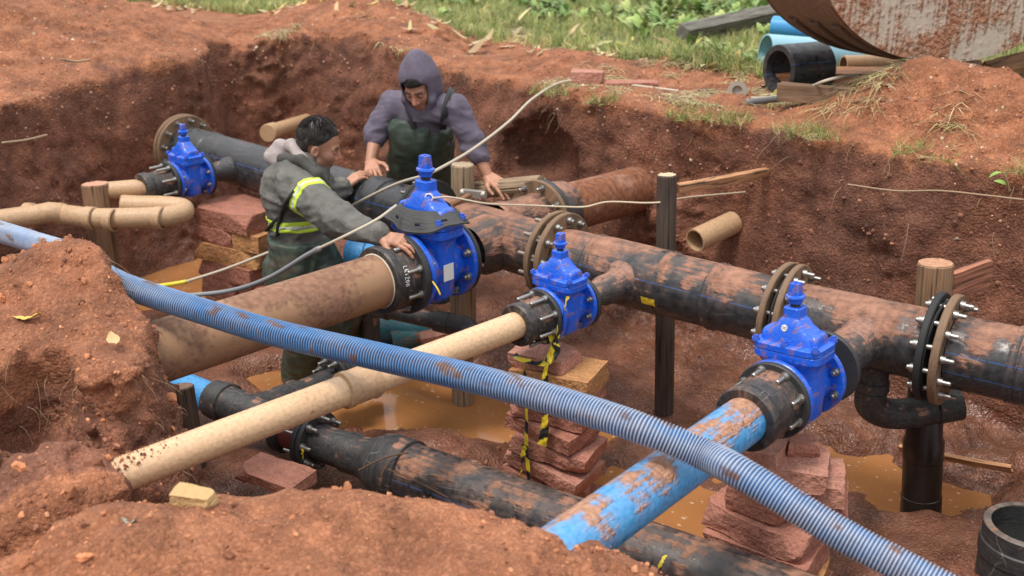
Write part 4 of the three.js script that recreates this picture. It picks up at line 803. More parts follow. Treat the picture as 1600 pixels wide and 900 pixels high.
// log lying behind the cross fitting, under the hand
{ const a = V(-1.68, .055, -.43), b = V(-1.24, .155, -.47), d = b.clone().sub(a), t = thing('log', 'round weathered log lying behind the cross fitting under the hand', 'log', a.clone().add(V(0, -.05, 0))); part('shaft', lathe(a, d, [[0, .001], [0, .045], ...Array.from({ length: 10 }, (_, i) => [d.length() * (i + 1) / 10.3, .048 + .004 * i / 10]), [d.length(), .05], [d.length(), .001]], 32, (s, an) => 1 + .05 * noise(s * 6, Math.cos(an) * 2, Math.sin(an) * 2)), WOOD.grey, t); }
function plank(label, a, b, w, h, m, roll = 0, name = 'plank', group) {
  const d = b.clone().sub(a), L = d.length(); d.normalize();
  const g = new THREE.BoxGeometry(w, L, h, 4, 24, 2), p = g.attributes.position, u = g.attributes.uv;
  for (let i = 0; i < p.count; i++) { const y = p.getY(i); p.setX(i, p.getX(i) * (1 + .12 * noise(y * 9, 1, L)) + .004 * noise(y * 4, 5, L)); p.setZ(i, p.getZ(i) + .003 * noise(y * 6, 9, L)); if (Math.abs(y) > L / 2 - .001) p.setY(i, y + .018 * noise(p.getX(i) * 50, L, p.getZ(i) * 40)); u.setXY(i, (p.getX(i) + p.getZ(i)) * 1.5, y); }
  const q = new THREE.Quaternion().setFromUnitVectors(V(0, 1, 0), d).multiply(new THREE.Quaternion().setFromAxisAngle(V(0, 1, 0), roll)); g.applyQuaternion(q).translate((a.x + b.x) / 2, (a.y + b.y) / 2, (a.z + b.z) / 2); g.computeVertexNormals();
  return single(name, creased(g.toNonIndexed(), .8), m, label, 'wood', group);
}
plank('rough orange plank wedged from the grey post to the earth wall', V(-.345, .315, -.38), V(-.36, .225, -1.25), .034, .042, WOOD.plank, .2);
plank('flat red board driven into the wall behind the thick brown post', V(.93, .13, -.44), V(1.0, .15, -.66), .12, .03, woodSkin(0, [.30, .12, .07], 1), 1.3);
plank('narrow brown lath lying on the mud behind the thick post', P(1405, 700, 'y', -.74), P(1580, 733, 'y', -.70), .035, .018, WOOD.plank, .6);
// hammer resting on the cross fitting
{
  const a = P(700, 347, 'z', .08), h = V(-1.335, .175, -.03), t = thing('hammer', 'short handled hammer with a dull steel head lying on the muddy cross fitting', 'hammer', V(-1.4, .13, 0));
  part('handle', tube([V(-1.43, .10, .16), V(-1.38, .135, .07), h.clone().add(V(.0, .0, .0))], .013, 14, 20), woodSkin(220, [.30, .15, .07], .3, 64, .0), t);
  part('head', merge([new THREE.BoxGeometry(.10, .034, .034, 1, 1, 1), axisZ(new THREE.CylinderGeometry(.021, .021, .02, 14)).rotateY(Math.PI / 2).translate(.055, 0, 0), axisZ(new THREE.CylinderGeometry(.021, .021, .02, 14)).rotateY(Math.PI / 2).translate(-.055, 0, 0)]).rotateY(.35).translate(h.x + .008, h.y + .004, h.z - .015), mat([.40, .36, .32], .45, { metalness: .6 }), t);
}
console.log('stones', Date.now() - T0);
// ---------- people ----------
// prims: ['c', a, b, ra, rb, k, flatAxis, flat] tapered capsule; ['e', centre, radii, k, quaternion] ellipsoid; negative k cuts
function fieldOf(prims) {
  const ps = prims.map(q => {
    if (q[0] === 'c') { const [, a, b, ra, rb, k, n, s] = q, ab = b.clone().sub(a), l2 = ab.lengthSq() || 1e-9; return (x, y, z) => { const px = x - a.x, py = y - a.y, pz = z - a.z, h = clamp((px * ab.x + py * ab.y + pz * ab.z) / l2), vx = px - ab.x * h, vy = py - ab.y * h, vz = pz - ab.z * h; let v2 = vx * vx + vy * vy + vz * vz; if (n) { const t = vx * n.x + vy * n.y + vz * n.z; v2 += t * t * (1 / (s * s) - 1); } return Math.sqrt(v2) - (ra + (rb - ra) * h); }; }
    const [, c, r, , qt] = q, inv = qt ? qt.clone().invert() : null, m = Math.min(r.x, r.y, r.z), t = V(0, 0, 0);
    return (x, y, z) => { t.set(x - c.x, y - c.y, z - c.z); if (inv) t.applyQuaternion(inv); const u = t.x / r.x, v = t.y / r.y, w = t.z / r.z, k0 = Math.sqrt(u * u + v * v + w * w), k1 = Math.sqrt((u / r.x) ** 2 + (v / r.y) ** 2 + (w / r.z) ** 2); return k1 < 1e-9 ? -m : k0 * (k0 - 1) / k1; };
  });
  const ks = prims.map(q => q[0] === 'c' ? q[5] : q[3]);
  return (x, y, z) => { let d = 1e3; for (let i = 0; i < ps.length; i++) { const e = ps[i](x, y, z), k = ks[i]; d = k < 0 ? smax(d, -e, -k) : smin(d, e, k || .001); } return d; };
}
function boundsOf(prims, pad) { const b = new THREE.Box3(); for (const q of prims) { if (q[0] === 'c') { b.expandByPoint(q[1].clone().addScalar(q[3])); b.expandByPoint(q[1].clone().addScalar(-q[3])); b.expandByPoint(q[2].clone().addScalar(q[4])); b.expandByPoint(q[2].clone().addScalar(-q[4])); } else if (q[3] >= 0) { const m = Math.max(q[2].x, q[2].y, q[2].z); b.expandByPoint(q[1].clone().addScalar(m)); b.expandByPoint(q[1].clone().addScalar(-m)); } } return b.expandByScalar(pad); }
function solid(prims, cell, o = {}) {
  const f0 = fieldOf(prims), f = o.f ? (x, y, z) => { const d = f0(x, y, z); return d > .06 ? d : o.f(d, x, y, z); } : f0, b = o.box || boundsOf(prims, .02 + cell);
  const { pos, idx } = nets(f, b.min, b.max, cell), nor = normalsOf(pos, idx), col = o.color ? new Float32Array(pos.length) : null;
  if (col) for (let i = 0; i < pos.length; i += 3) { const c = o.color(pos[i], pos[i + 1], pos[i + 2], nor[i], nor[i + 1], nor[i + 2]); col[i] = c[0]; col[i + 1] = c[1]; col[i + 2] = c[2]; }
  const g = boxUV(pos, idx, nor, col, 3); return g;
}
const frame = (f, up) => { const z = f.clone().normalize(), x = up.clone().cross(z).normalize(), y = z.clone().cross(x); return new THREE.Matrix4().makeBasis(x, y, z); };
const SKIN = [.44, .215, .135];
const skinMat = mat(0xffffff, .5, { vertexColors: true, sheen: .15, sheenRoughness: .5 });
// head in its own axes: face along +z, crown along +y; returned in world
function head(c, f, up, o = {}) {
  const m = frame(f, up).setPosition(c), q = new THREE.Quaternion().setFromRotationMatrix(m), W = (x, y, z) => V(x, y, z).applyMatrix4(m), inv = m.clone().invert();
  const E = (x, y, z, a, b, d, k = .02) => ['e', W(x, y, z), V(a, b, d), k, q], C = (a, b, ra, rb, k = .012) => ['c', W(...a), W(...b), ra, rb, k];
  const prims = [E(0, .035, -.012, .075, .092, .096), E(0, -.04, .028, .057, .078, .064, .03), E(0, -.1, .055, .026, .022, .024, .025), E(-.036, -.028, .05, .028, .03, .03, .02), E(.036, -.028, .05, .028, .03, .03, .02),
    C([-.058, -.07, .01], [-.02, -.1, .05], .018, .018, .02), C([.058, -.07, .01], [.02, -.1, .05], .018, .018, .02),
    ['e', W(-.031, -.006, .094), V(.018, .013, .018), -.012, q], ['e', W(.031, -.006, .094), V(.018, .013, .018), -.012, q],
    C([-.046, .013, .07], [-.012, .014, .084], .010, .010, .014), C([.046, .013, .07], [.012, .014, .084], .010, .010, .014),
    C([0, .006, .086], [0, -.038, .108], .0085, .013, .012), C([-.013, -.045, .094], [.013, -.045, .094], .0095, .0095, .008),
    C([-.019, -.071, .084], [.019, -.071, .084], .0062, .0062, .006), C([-.016, -.082, .082], [.016, -.082, .082], .0068, .0068, .006),
    E(-.031, -.008, .077, .0145, .011, .011, .003), E(.031, -.008, .077, .0145, .011, .011, .003),
    E(-.078, -.012, -.012, .010, .033, .020, .008), E(.078, -.012, -.012, .010, .033, .020, .008),
    ['e', W(-.088, -.008, -.006), V(.010, .018, .010), -.004, q], ['e', W(.088, -.008, -.006), V(.010, .018, .010), -.004, q],
    ['c', W(0, -.05, -.02), o.neck || W(0, -.17, -.055), .052, .056, .03]];
  const t = V(0, 0, 0);
  const g = solid(prims, .0042, { color: (x, y, z) => {
    t.set(x, y, z).applyMatrix4(inv); const n = noise(x * 60, y * 60, z * 60), n2 = noise(x * 14, y * 14, z * 14); let c = SKIN.map(v => v * (1 + .08 * n + .12 * n2) * (o.tone || 1));
    const mix = (d, k) => { c = c.map((v, i) => lerp(v, d[i], k)); };
    mix([.50, .18, .12], .5 * Math.exp(-((t.x) ** 2 + (t.y + .03) ** 2 + (t.z - .1) ** 2) / .0011)); // nose and cheeks redder
    mix([.34, .12, .09], t.z > .07 && Math.abs(t.x) < .022 && t.y < -.064 && t.y > -.09 ? .7 : 0);
    if (t.z > .06 && t.y < -.052 && t.y > -.064 && Math.abs(t.x) < .026) mix([.07, .045, .035], .55 + .3 * n); // moustache shadow of hair
    if (t.z > -.02 && t.y < -.055 + .25 * Math.abs(t.x)) mix([.13, .075, .05], clamp((o.beard || .35) + .3 * n) * sstep(-.05, -.075, t.y) * (Math.abs(t.x) < .02 && t.y > -.09 ? .3 : 1)); // stubble
    if (t.z > .055 && t.y > .010 && t.y < .024 && Math.abs(t.x) > .010 && Math.abs(t.x) < .052) mix([.03, .022, .018], .8); // brows
    if (t.z > .06 && Math.abs(t.y + .009) < .0045 && Math.abs(Math.abs(t.x) - .031) < .014) mix([.05, .03, .025], .75); // lashes of lowered eyes
    return c; } });
  return { g, W, q, inv };
}
// relaxed hand: wrist, direction of the fingers, back-of-hand normal, thumb side (+1 / -1), curl per finger, spread
function hand(w, f, up, thumb, curl = .5, spread = .08, th = {}, s = 1) {
  const m = frame(f, up), X = V(0, 0, 0), Y = V(0, 0, 0), Z = V(0, 0, 0); m.extractBasis(X, Y, Z);
  const W = (x, y, z) => w.clone().addScaledVector(X, x * thumb * s).addScaledVector(Y, y * s).addScaledVector(Z, z * s);
  const prims = [], kx = [.032, .011, -.011, -.031], len = [[.042, .026, .020], [.046, .030, .021], [.043, .028, .020], [.034, .021, .018]], kz = [.094, .098, .093, .084];
  const tips = [];
  prims.push(['c', W(.0, 0, -.03), W(0, 0, .012), .027, .025, .02, Y, .75]);
  for (let i = 0; i < 4; i++) prims.push(['c', W(kx[i] * .55, -.002, .01), W(kx[i], .001, kz[i]), .0155, .0125, .016]);
  for (let i = 0; i < 4; i++) {
    let p = W(kx[i], 0, kz[i]), a = .12 + (Array.isArray(curl) ? curl[i] : curl) * .35, sp = (1.4 - i) * spread;
    len[i].forEach((L, j) => { const d = Z.clone().multiplyScalar(Math.cos(a)).addScaledVector(Y, -Math.sin(a)).addScaledVector(X, thumb * sp * Math.cos(a)).normalize(), e = p.clone().addScaledVector(d, L * s), r = [.0100, .0092, .0084, .0076].map(v => v * (i === 3 ? .86 : 1) * s); prims.push(['c', p, e, r[j], r[j + 1], j ? .0025 : .006]); if (j === 2) tips.push([e.clone().addScaledVector(d, -.005).addScaledVector(Y, .004), d]); p = e; a += (Array.isArray(curl) ? curl[i] : curl) * (j ? .7 : .95); });
  }
  const t0 = W(.026, -.006, .022), t1 = W(.052 + (th.out || 0), -.012 - (th.drop || 0), .055), t2 = W(.060 + (th.out || 0) * 1.5, -.020 - (th.drop || 0) * 1.6, .083), t3 = W(.058 + (th.out || 0) * 1.6, -.030 - (th.drop || 0) * 2, .105);
  prims.push(['c', t0, t1, .0165, .0125, .014], ['c', t1, t2, .0118, .0105, .004], ['c', t2, t3, .0105, .0085, .003]);
  const nails = [...tips.map(t => t[0]), t3.clone().addScaledVector(Y, .006)];
  return solid(prims, .0032, { color: (x, y, z) => { const n = noise(x * 90, y * 90, z * 90), n2 = noise(x * 25, y * 25, z * 25); let c = SKIN.map(v => v * (1.08 + .1 * n + .14 * n2)); const d = sstep(.1, .35, n2 + .4 * n); c = c.map((v, i) => lerp(v, [.26, .13, .08][i], d * .45)); for (const q of nails) { const l = Math.hypot(x - q.x, y - q.y, z - q.z); if (l < .006) c = [.60, .38, .30]; } return c; } });
}
const limb = (list, cell = .008) => solid(list, cell, { color: (x, y, z) => { const n = noise(x * 50, y * 50, z * 50), n2 = noise(x * 12, y * 12, z * 12); return SKIN.map(v => v * (.98 + .1 * n + .15 * n2)); } });
const weave = tex(256, 256, (u, v) => .5 + .25 * Math.sin(u * 256 * .8) * Math.sin(v * 256 * .8) + .3 * tnoise(u, v, 30, 401, 2));
const clothMap = tex(256, 256, (u, v) => { const a = tnoise(u, v, 4, 33, 4), b = tnoise(u, v, 50, 7, 2), k = .72 * (1 + .45 * a + .35 * b); return [k, k, k]; }, true);
const cloth = (c, r = .9, extra = {}) => mat(c ? c.map(q => q / .72) : [1.39, 1.39, 1.39], r, { map: clothMap, bumpMap: weave, bumpScale: .003, ...extra });
const dirty = (c, hi, seed) => (x, y, z) => { const a = fbm(x * 4 + seed, y * 3, z * 4, 3), b = noise(x * 30, y * 30, z * 30), m = sstep(.02, .22, a + .3 * b + hi(y)), k = 1 + .35 * a + .2 * b; return c.map((v, i) => lerp(v * k, [.15, .09, .06][i], m * .38)); };
const fold = (x, y, z, f = 9, s = 0) => { const w = noise(x * 3 + s, y * 3, z * 3) * 1.5; return 1 - 2 * Math.abs(noise(x * f * .6 + w + s, y * f * 1.5 - w, z * f * .6)); };

// --- the hooded worker behind the main ---
{
  const t = thing('person', 'person in a violet grey hoodie and green bib waders behind the pipe', 'person', V(-2.2, -.85, -.62));
  const hc = P(655, 133, 'z', -.27), f = V(.34, -.52, .80), up = V(.06, 1, .25);
  const neck = P(662, 178, 'z', -.35), chest = P(663, 215, 'z', -.42), hip = P(655, 315, 'z', -.58), sl = P(611, 162, 'z', -.33), sr = P(712, 168, 'z', -.38), el = P(588, 207, 'z', -.25), er = P(737, 222, 'z', -.42);
  const wl = P(579, 252, 'z', -.14), wr = P(762, 274, 'z', -.43);
  const H = head(hc, f, up, { neck: neck.clone().add(V(0, .02, 0)), beard: .2, tone: .92 });
  const hl = hand(wl, P(586, 292, 'z', .02).sub(wl), V(-.05, 1, .45), 1, [.38, .42, .42, .45], .07, { out: .012 }, 1.02);
  const hr = hand(wr, P(806, 306, 'z', -.42).sub(wr), V(.35, 1, .35), -1, [.25, .3, .35, .4], .10, { out: .0 }, 1.02);
  const skin = part('body', mergeGeometries([H.g, limb([['c', el, wl, .044, .029, .02], ['c', sl, el, .035, .038, .02], ['c', er, wr, .044, .029, .02], ['c', sr, er, .035, .038, .02], ['c', neck, chest, .05, .07, .05], ['c', chest, hip, .07, .08, .05], ['c', sl, sr, .03, .03, .05]]), hl, hr]), skinMat, t);
  const hv = [.118, .100, .138], M1 = cloth(hv);
  const feet = [V(hip.x - .13, -.9, hip.z - .02), V(hip.x + .14, -.9, hip.z - .06)];
  const across = sr.clone().sub(sl).normalize(), fwd = V(.55, -.1, .8).normalize();
  const torso = [['c', chest, hip, .145, .14, .06, fwd, .78], ['c', sl.clone().lerp(neck, .35), sr.clone().lerp(neck, .35), .075, .075, .08], ['c', sl, el, .064, .055, .05], ['c', sr, er, .064, .055, .05]];
  const sleeveL = el.clone().lerp(wl, .22), sleeveR = er.clone().lerp(wr, .45);
  const hood = part('hoodie', solid([...torso, ['c', el, sleeveL, .056, .050, .02], ['c', er, sleeveR, .056, .046, .02], ['c', neck, chest.clone().lerp(neck, .4), .085, .12, .06]], .0075, { f: (d, x, y, z) => { const q = Math.min(Math.hypot(x - el.x, y - el.y, z - el.z), Math.hypot(x - er.x, y - er.y, z - er.z)); return d - .012 * fold(x, y, z, 5) - .014 * (q < .16 ? fold(x, y, z, 13, 5) * (1 - q / .16) : 0) - .003 * fold(x, y, z, 20, 2); } }), M1, t);
  // hood: a shell round the head, open at the face, falling to the shoulders
  const E = (x, y, z, a, b, d, k = .03) => ['e', H.W(x, y, z), V(a, b, d), k, H.q];
  const outer = fieldOf([E(0, .035, -.025, .106, .125, .118), E(0, .125, -.055, .035, .045, .045, .07), ['c', H.W(0, -.06, -.03), neck, .098, .105, .06], ['c', H.W(-.075, -.05, .06), H.W(-.05, -.13, .055), .022, .025, .03], ['c', H.W(.075, -.05, .06), H.W(.05, -.13, .055), .022, .025, .03]]);
  const inner = fieldOf([E(0, .025, -.012, .09, .108, .110), ['c', H.W(0, -.05, 0), H.W(0, -.12, .0), .075, .07, .03], E(0, -.012, .115, .073, .10, .10, .02), E(0, .0, .2, .08, .11, .12, .02)]);
  const hb = boundsOf([E(0, 0, 0, .2, .2, .2)], 0), hg = nets((x, y, z) => smax(outer(x, y, z) - .003 * fold(x, y, z, 9, 1), -inner(x, y, z), .012), hb.min, hb.max, .0058), hn = normalsOf(hg.pos, hg.idx);
  part('hood', boxUV(hg.pos, hg.idx, hn, null, 3), M1, hood);
  // hair on the brow
  part('hair', solid([E(0, .045, -.008, .081, .094, .100)], .005, { box: hb, f: (d, x, y, z) => { const q = V(x, y, z).applyMatrix4(H.inv); return smax(d - .004 * noise(x * 60, y * 60, z * 60), Math.min(q.z - .02, .052 + .008 * noise(q.x * 70, 0, 0) - q.y), .006); } }), cloth([.012, .010, .009], .6), t);
  // waders: bib front up to the chest, loose round the body, two legs into the mud
  const wp = [['c', chest.clone().add(V(0, .04, .02)), hip, .176, .182, .06, fwd, .86], ['c', hip, feet[0].clone().add(V(0, .45, .03)), .125, .095, .08], ['c', hip, feet[1].clone().add(V(0, .45, .03)), .125, .095, .08], ['c', feet[0].clone().add(V(0, .45, .03)), feet[0], .095, .085, .05], ['c', feet[1].clone().add(V(0, .45, .03)), feet[1], .095, .085, .05]];
  const bibY = P(660, 190, 'z', -.30).y, WG = cloth(null, .5, { vertexColors: true });
  part('waders', solid(wp, .010, { f: (d, x, y, z) => { const side = Math.abs((x - chest.x) * across.x + (z - chest.z) * across.z), fr = (x - chest.x) * fwd.x + (z - chest.z) * fwd.z, lim = bibY + (fr > 0 ? 0 : -.10) - .9 * Math.max(0, side - .095); return smax(d - .014 * fold(x * 1.6, y * .5, z * 1.6, 6, 3) - .006 * fold(x, y, z, 16, 8), y - lim, .012); }, color: dirty([.042, .064, .046], y => -.12 - .25 * y, 3) }), WG, t);
  const strapM = mat([.022, .024, .026], .7);
  const hfld = fieldOf([...torso, ['c', neck, chest.clone().lerp(neck, .4), .085, .12, .06], ...wp.slice(0, 1)]), onH = (px, py) => { const d = ray(px, py).normalize(); let q = 4.8; for (let i = 0; i < 300; i++) { const p = EYE.clone().addScaledVector(d, q), e = hfld(p.x, p.y, p.z); if (e < .012) return p; q += Math.max(.002, e * .7); } return EYE.clone().addScaledVector(d, 6.2); };
  for (const path of [[[647, 200], [644, 188], [641, 176], [637, 166]], [[692, 200], [694, 182], [698, 164], [703, 148], [706, 140]]]) part('strap', tube(path.map(([a, b]) => onH(a, b)), (tt, m, a) => .005 + .016 * Math.abs(Math.sin(a)), 10, 30), strapM, t);
}
// --- the worker in the grey jacket, on the near side ---
{
  const t = thing('person', 'person in a grey jacket with lime reflective bands beside the large valve', 'person', V(-2.05, -.9, .5));
  const hc = P(499, 226, 'z', .48), f = V(.64, -.30, -.68), up = V(.30, 1, -.12);
  const neck = P(476, 262, 'z', .53), chest = P(462, 300, 'z', .55), hip = P(470, 392, 'z', .56), sn = P(463, 293, 'z', .68), sf = P(478, 268, 'z', .38);
  const en = P(528, 343, 'z', .74), wn = P(596, 369, 'z', .72), ef = P(512, 305, 'z', .22), wf = P(536, 293, 'z', .14);
  const H = head(hc, f, up, { neck: neck.clone().add(V(.01, .02, 0)), beard: .55, tone: 1 });
  const hn = hand(wn, P(644, 380, 'z', .675).sub(wn), V(.12, 1, .25), -1, [.42, .45, .5, .5], .06, { drop: .004 }, 1.05);
  const hf = hand(wf, P(562, 272, 'z', .04).sub(wf), V(-.1, 1, .75), 1, [.5, .55, .6, .6], .05, {}, 1.02);
  part('body', mergeGeometries([H.g, limb([['c', en, wn, .036, .027, .02], ['c', sn, en, .036, .036, .02], ['c', ef, wf, .036, .027, .02], ['c', sf, ef, .036, .036, .02], ['c', neck, chest, .05, .07, .05], ['c', chest, hip, .07, .08, .05]]), hn, hf]), skinMat, t);
  const J = cloth(null, .72, { vertexColors: true });
  const fwd = V(.6, 0, -.8).normalize();
  const wn2 = en.clone().lerp(wn, .93), wf2 = ef.clone().lerp(wf, .9), jp = [['c', chest, hip, .172, .158, .06, fwd, .86], ['c', sn.clone().lerp(neck, .3), sf.clone().lerp(neck, .3), .095, .09, .08], ['c', neck, chest, .09, .15, .08], ['c', sn, en, .088, .070, .05], ['c', en, wn2, .070, .044, .03], ['c', sf, ef, .082, .066, .05], ['c', ef, wf2, .066, .046, .03]];
  const puff = (d, x, y, z) => d - .013 * fold(x, y * 1.4, z, 6, 2) - .006 * fold(x, y, z, 13, 4) - .003 * noise(x * 60, y * 60, z * 60);
  const jacket = part('jacket', solid(jp, .0075, { f: (d, x, y, z) => smax(puff(d, x, y, z), hip.y + .01 - y, .01), color: dirty([.115, .110, .098], y => -.22, 9) }), J, t);
  part('cuff', solid([['c', en.clone().lerp(wn, .86), en.clone().lerp(wn, .99), .043, .041, .01]], .006), cloth([.06, .057, .05], .85), jacket);
  part('cuff', solid([['c', ef.clone().lerp(wf, .84), ef.clone().lerp(wf, .98), .044, .041, .01]], .006), cloth([.06, .057, .05], .85), jacket);
  // bands: slices of the jacket's surface, standing a few millimetres proud
  const lime = mat([.52, .70, .05], .6), silver = mat([.50, .51, .48], .4);
  const axisB = hip.clone().sub(chest).normalize(), bc = P(448, 343, 'z', .58), slice = (prims, c, ax, h0, h1, out) => solid(prims, .006, { f: (d, x, y, z) => { const s = (x - c.x) * ax.x + (y - c.y) * ax.y + (z - c.z) * ax.z; return smax(puff(d, x, y, z) - out, Math.max(h0 - s, s - h1), .002); } });
  const tp = [jp[0], jp[2]], ap = [jp[3]], aax = en.clone().sub(sn).normalize(), ac = P(497, 321, 'z', .66);
  for (const [prims, c, ax, side] of [[tp, bc, axisB, 0], [ap, ac, aax, 1]]) { const b = part('reflective_band', slice(prims, c, ax, -.028, .028, .004), lime, jacket, 'lime yellow band'); part('silver_stripe', slice(prims, c, ax, -.008, .010, .0065), silver, b); }
  // grey-pink hood bunched behind the neck
  const roll = [P(427, 246, 'z', .60), P(438, 231, 'z', .56), P(455, 227, 'z', .58), P(469, 246, 'z', .62), P(482, 266, 'z', .62), P(497, 284, 'z', .58)];
  const rp = []; for (let i = 0; i + 1 < roll.length; i++) rp.push(['c', roll[i], roll[i + 1], .025 - .002 * i, .023 - .002 * i, .03]); rp.push(['c', roll[1], P(466, 256, 'z', .55), .026, .036, .05], ['c', roll[0], P(452, 262, 'z', .56), .035, .06, .05]);
  part('hood', solid(rp, .007, { f: (d, x, y, z) => d - .007 * fold(x, y, z, 10, 9) }), cloth([.34, .29, .28], .95), jacket);
  const cp = [P(440, 248, 'z', .62), P(470, 250, 'z', .66), P(494, 272, 'z', .64), P(508, 290, 'z', .58)], cl = []; for (let i = 0; i < 3; i++) cl.push(['c', cp[i], cp[i + 1], .026, .024, .02]); part('collar', solid(cl, .007), cloth([.055, .053, .048], .8), jacket);
  // hair, dark with a little grey, over the back of the head
  const E = (x, y, z, a, b, d, k = .03) => ['e', H.W(x, y, z), V(a, b, d), k, H.q], hb = boundsOf([E(0, 0, 0, .16, .16, .16)], 0);
  part('hair', solid([E(0, .04, -.018, .085, .098, .104), E(0, -.02, -.06, .06, .06, .05)], .0046, { box: hb, f: (d, x, y, z) => { const q = V(x, y, z).applyMatrix4(H.inv), st = noise(q.x * 110, q.y * 35, q.z * 35 + 9); return smax(d - .0025 * st - .005 * noise(q.x * 22, q.y * 22, q.z * 22), Math.min(Math.max(q.z - .06, -.06 - q.y, (q.z > -.05 ? .018 + .95 * Math.max(0, q.z + .005) - .6 * Math.max(0, .06 - Math.abs(q.x)) * 0 - q.y : -1)), .078 - q.y), .006); }, color: (x, y, z) => { const q = V(x, y, z).applyMatrix4(H.inv), g = noise(q.x * 160 + q.y * 20, q.y * 20, q.z * 20), k = sstep(.15, .5, g) * .35; return [.018 + .12 * k, .015 + .11 * k, .014 + .1 * k]; } }), mat(0xffffff, .45, { vertexColors: true }), t);
  { // strands of hair lying over the crown
    const r = rng(88), gs = [], hf = fieldOf([E(0, .04, -.018, .085, .098, .104)]);
    for (let i = 0; i < 1500; i++) { const a = r() * 6.28, b = Math.acos(1 - 1.25 * r()), o = V(Math.sin(b) * Math.cos(a), Math.cos(b), Math.sin(b) * Math.sin(a)); if (o.z > .55 || (o.z > -.3 && o.y < .25 + .8 * Math.max(0, o.z))) continue; const p0 = V(o.x * .086, .04 + o.y * .099, -.018 + o.z * .105), fl = V(o.x * .8 + (r() - .5) * .5, -.8 + (r() - .5) * .3, o.z * .6 + .35).normalize(); fl.addScaledVector(o, -fl.dot(o)).normalize(); const pts = [0, 1, 2].map(k => { const q = p0.clone().addScaledVector(fl, k * .014); q.x *= 1.0; const d = V(q.x, q.y - .04, q.z + .018); d.set(d.x / .086, d.y / .099, d.z / .105); const l = d.length(); return H.W(q.x / l * 1.0, .04 + (q.y - .04) / l, -.018 + (q.z + .018) / l).add(V(0, .0015 + .003 * r(), 0)); }); gs.push(tube(pts, t => .0016 * (1 - .6 * t), 3, 4, { caps: false })); }
    part('hair_strands', merge(gs), mat([.028, .023, .02], .4), t);
  }
  // waders to the waist, black braces crossed on the back
  const feet = [P(468, 606, 'y', -.93), P(540, 575, 'y', -.93)];
  const k0 = P(478, 500, 'z', .56), k1 = P(528, 495, 'z', .42);
  part('waders', solid([['c', hip.clone().add(V(0, .05, 0)), hip.clone().add(V(0, -.12, 0)), .176, .182, .06, fwd, .9], ['c', hip.clone().add(V(-.03, -.1, .04)), k0, .125, .108, .06], ['c', k0, feet[0], .105, .085, .04], ['c', hip.clone().add(V(.03, -.1, -.06)), k1, .125, .108, .06], ['c', k1, feet[1], .105, .085, .04], ['c', feet[0], feet[0].clone().add(V(.1, -.02, -.12)), .07, .05, .04]], .010, { f: (d, x, y, z) => smax(d - .015 * fold(x * 1.5, y * .6, z * 1.5, 6, 3) - .006 * fold(x, y, z, 15, 8), y - (hip.y + .085 + .012 * noise(x * 20, 0, z * 20)), .01), color: dirty([.040, .062, .045], y => -.16 - .3 * y, 7) }), cloth(null, .5, { vertexColors: true }), t);
  const jf = fieldOf(jp), onJ = (px, py) => { const d = ray(px, py).normalize(); let q = 4.4; for (let i = 0; i < 300; i++) { const p = EYE.clone().addScaledVector(d, q), e = puff(jf(p.x, p.y, p.z), p.x, p.y, p.z); if (e < .004) return p; q += Math.max(.002, e * .7); } return EYE.clone().addScaledVector(d, 5.6); };
  const strapM = mat([.02, .02, .021], .7);
  for (const path of [[[434, 368], [436, 350], [441, 332], [450, 312], [460, 298]], [[417, 360], [426, 350], [438, 338]]]) part('brace', tube(path.map(([a, b]) => onJ(a, b)), (tt, m, a) => .005 + .010 * Math.abs(Math.sin(a)), 10, 40), strapM, t);
}
console.log('people', Date.now() - T0);
// ---------- on the bank behind ----------
const gy = (x, z) => topH(x, z);
const onTop = (px, py, dy = 0) => { let q = P(px, py, 'y', .47); for (let i = 0; i < 8; i++) q = P(px, py, 'y', gy(q.x, q.z) + dy); return q; };
// big black pipe ring lying on its side
{
  const c = onTop(1213, 149).add(V(0, .146, 0)), d = V(.42, .0, -1).normalize(), t = thing('pipe_ring', 'short length of wide black pipe lying on its side on the grass', 'pipe', c.clone().add(V(0, -.158, 0)));
  part('barrel', lathe(c, d, [[.30, .112], [0, .112], [0, .143], [.004, .146], [.30, .146], [.30, .112]], 56), M.main1, t);
}
const sky2 = mat([.30, .55, .68], .45), sky1 = mat([.055, .30, .62], .4);
pipe('stored_pipe', 'pale sky blue pipe lying on the ground behind the black pipe ring', 'pipe', [onTop(1194, 108).add(V(0, .11, 0)), onTop(1335, 118).add(V(0, .11, 0))], .11, sky2, 40, .01);
pipe('stored_pipe', 'bright blue pipe resting on top of the pale blue one', 'pipe', [onTop(1203, 104).add(V(0, .27, 0)), onTop(1345, 113).add(V(0, .25, 0))], .07, sky1, 40, .01);
pipe('stored_pipe', 'tan pipe end poking out under the excavator bucket', 'pipe', [onTop(1318, 100, .12), onTop(1420, 98, .12)], .052, M.tan, 32, .01);
function board(label, px, py, L, h, w, yaw, tilt, c) { const g = new THREE.BoxGeometry(L, h, w, 16, 2, 6), p = g.attributes.position, u = g.attributes.uv; for (let i = 0; i < p.count; i++) { const x = p.getX(i), z = p.getZ(i); p.setY(i, p.getY(i) + .004 * noise(x * 6, 1, z * 6)); p.setX(i, x + (Math.abs(x) > L / 2 - .001 ? .02 * noise(z * 20, px, p.getY(i) * 20) : 0)); u.setXY(i, z * 2 + p.getY(i), x); } g.rotateZ(tilt).rotateY(yaw); const q = onTop(px, py, h / 2); g.translate(q.x, q.y, q.z); g.computeVertexNormals(); single('timber', creased(g.toNonIndexed(), .8), woodSkin(0, c, 1), label, 'wood'); }
board('thick board with a dusty orange face lying under the bucket', 1300, 124, .62, .11, .26, .45, .05, [.42, .19, .09]);
board('squared brown timber lying in front of the orange board', 1276, 147, .40, .09, .09, .30, 0, [.20, .12, .07]);
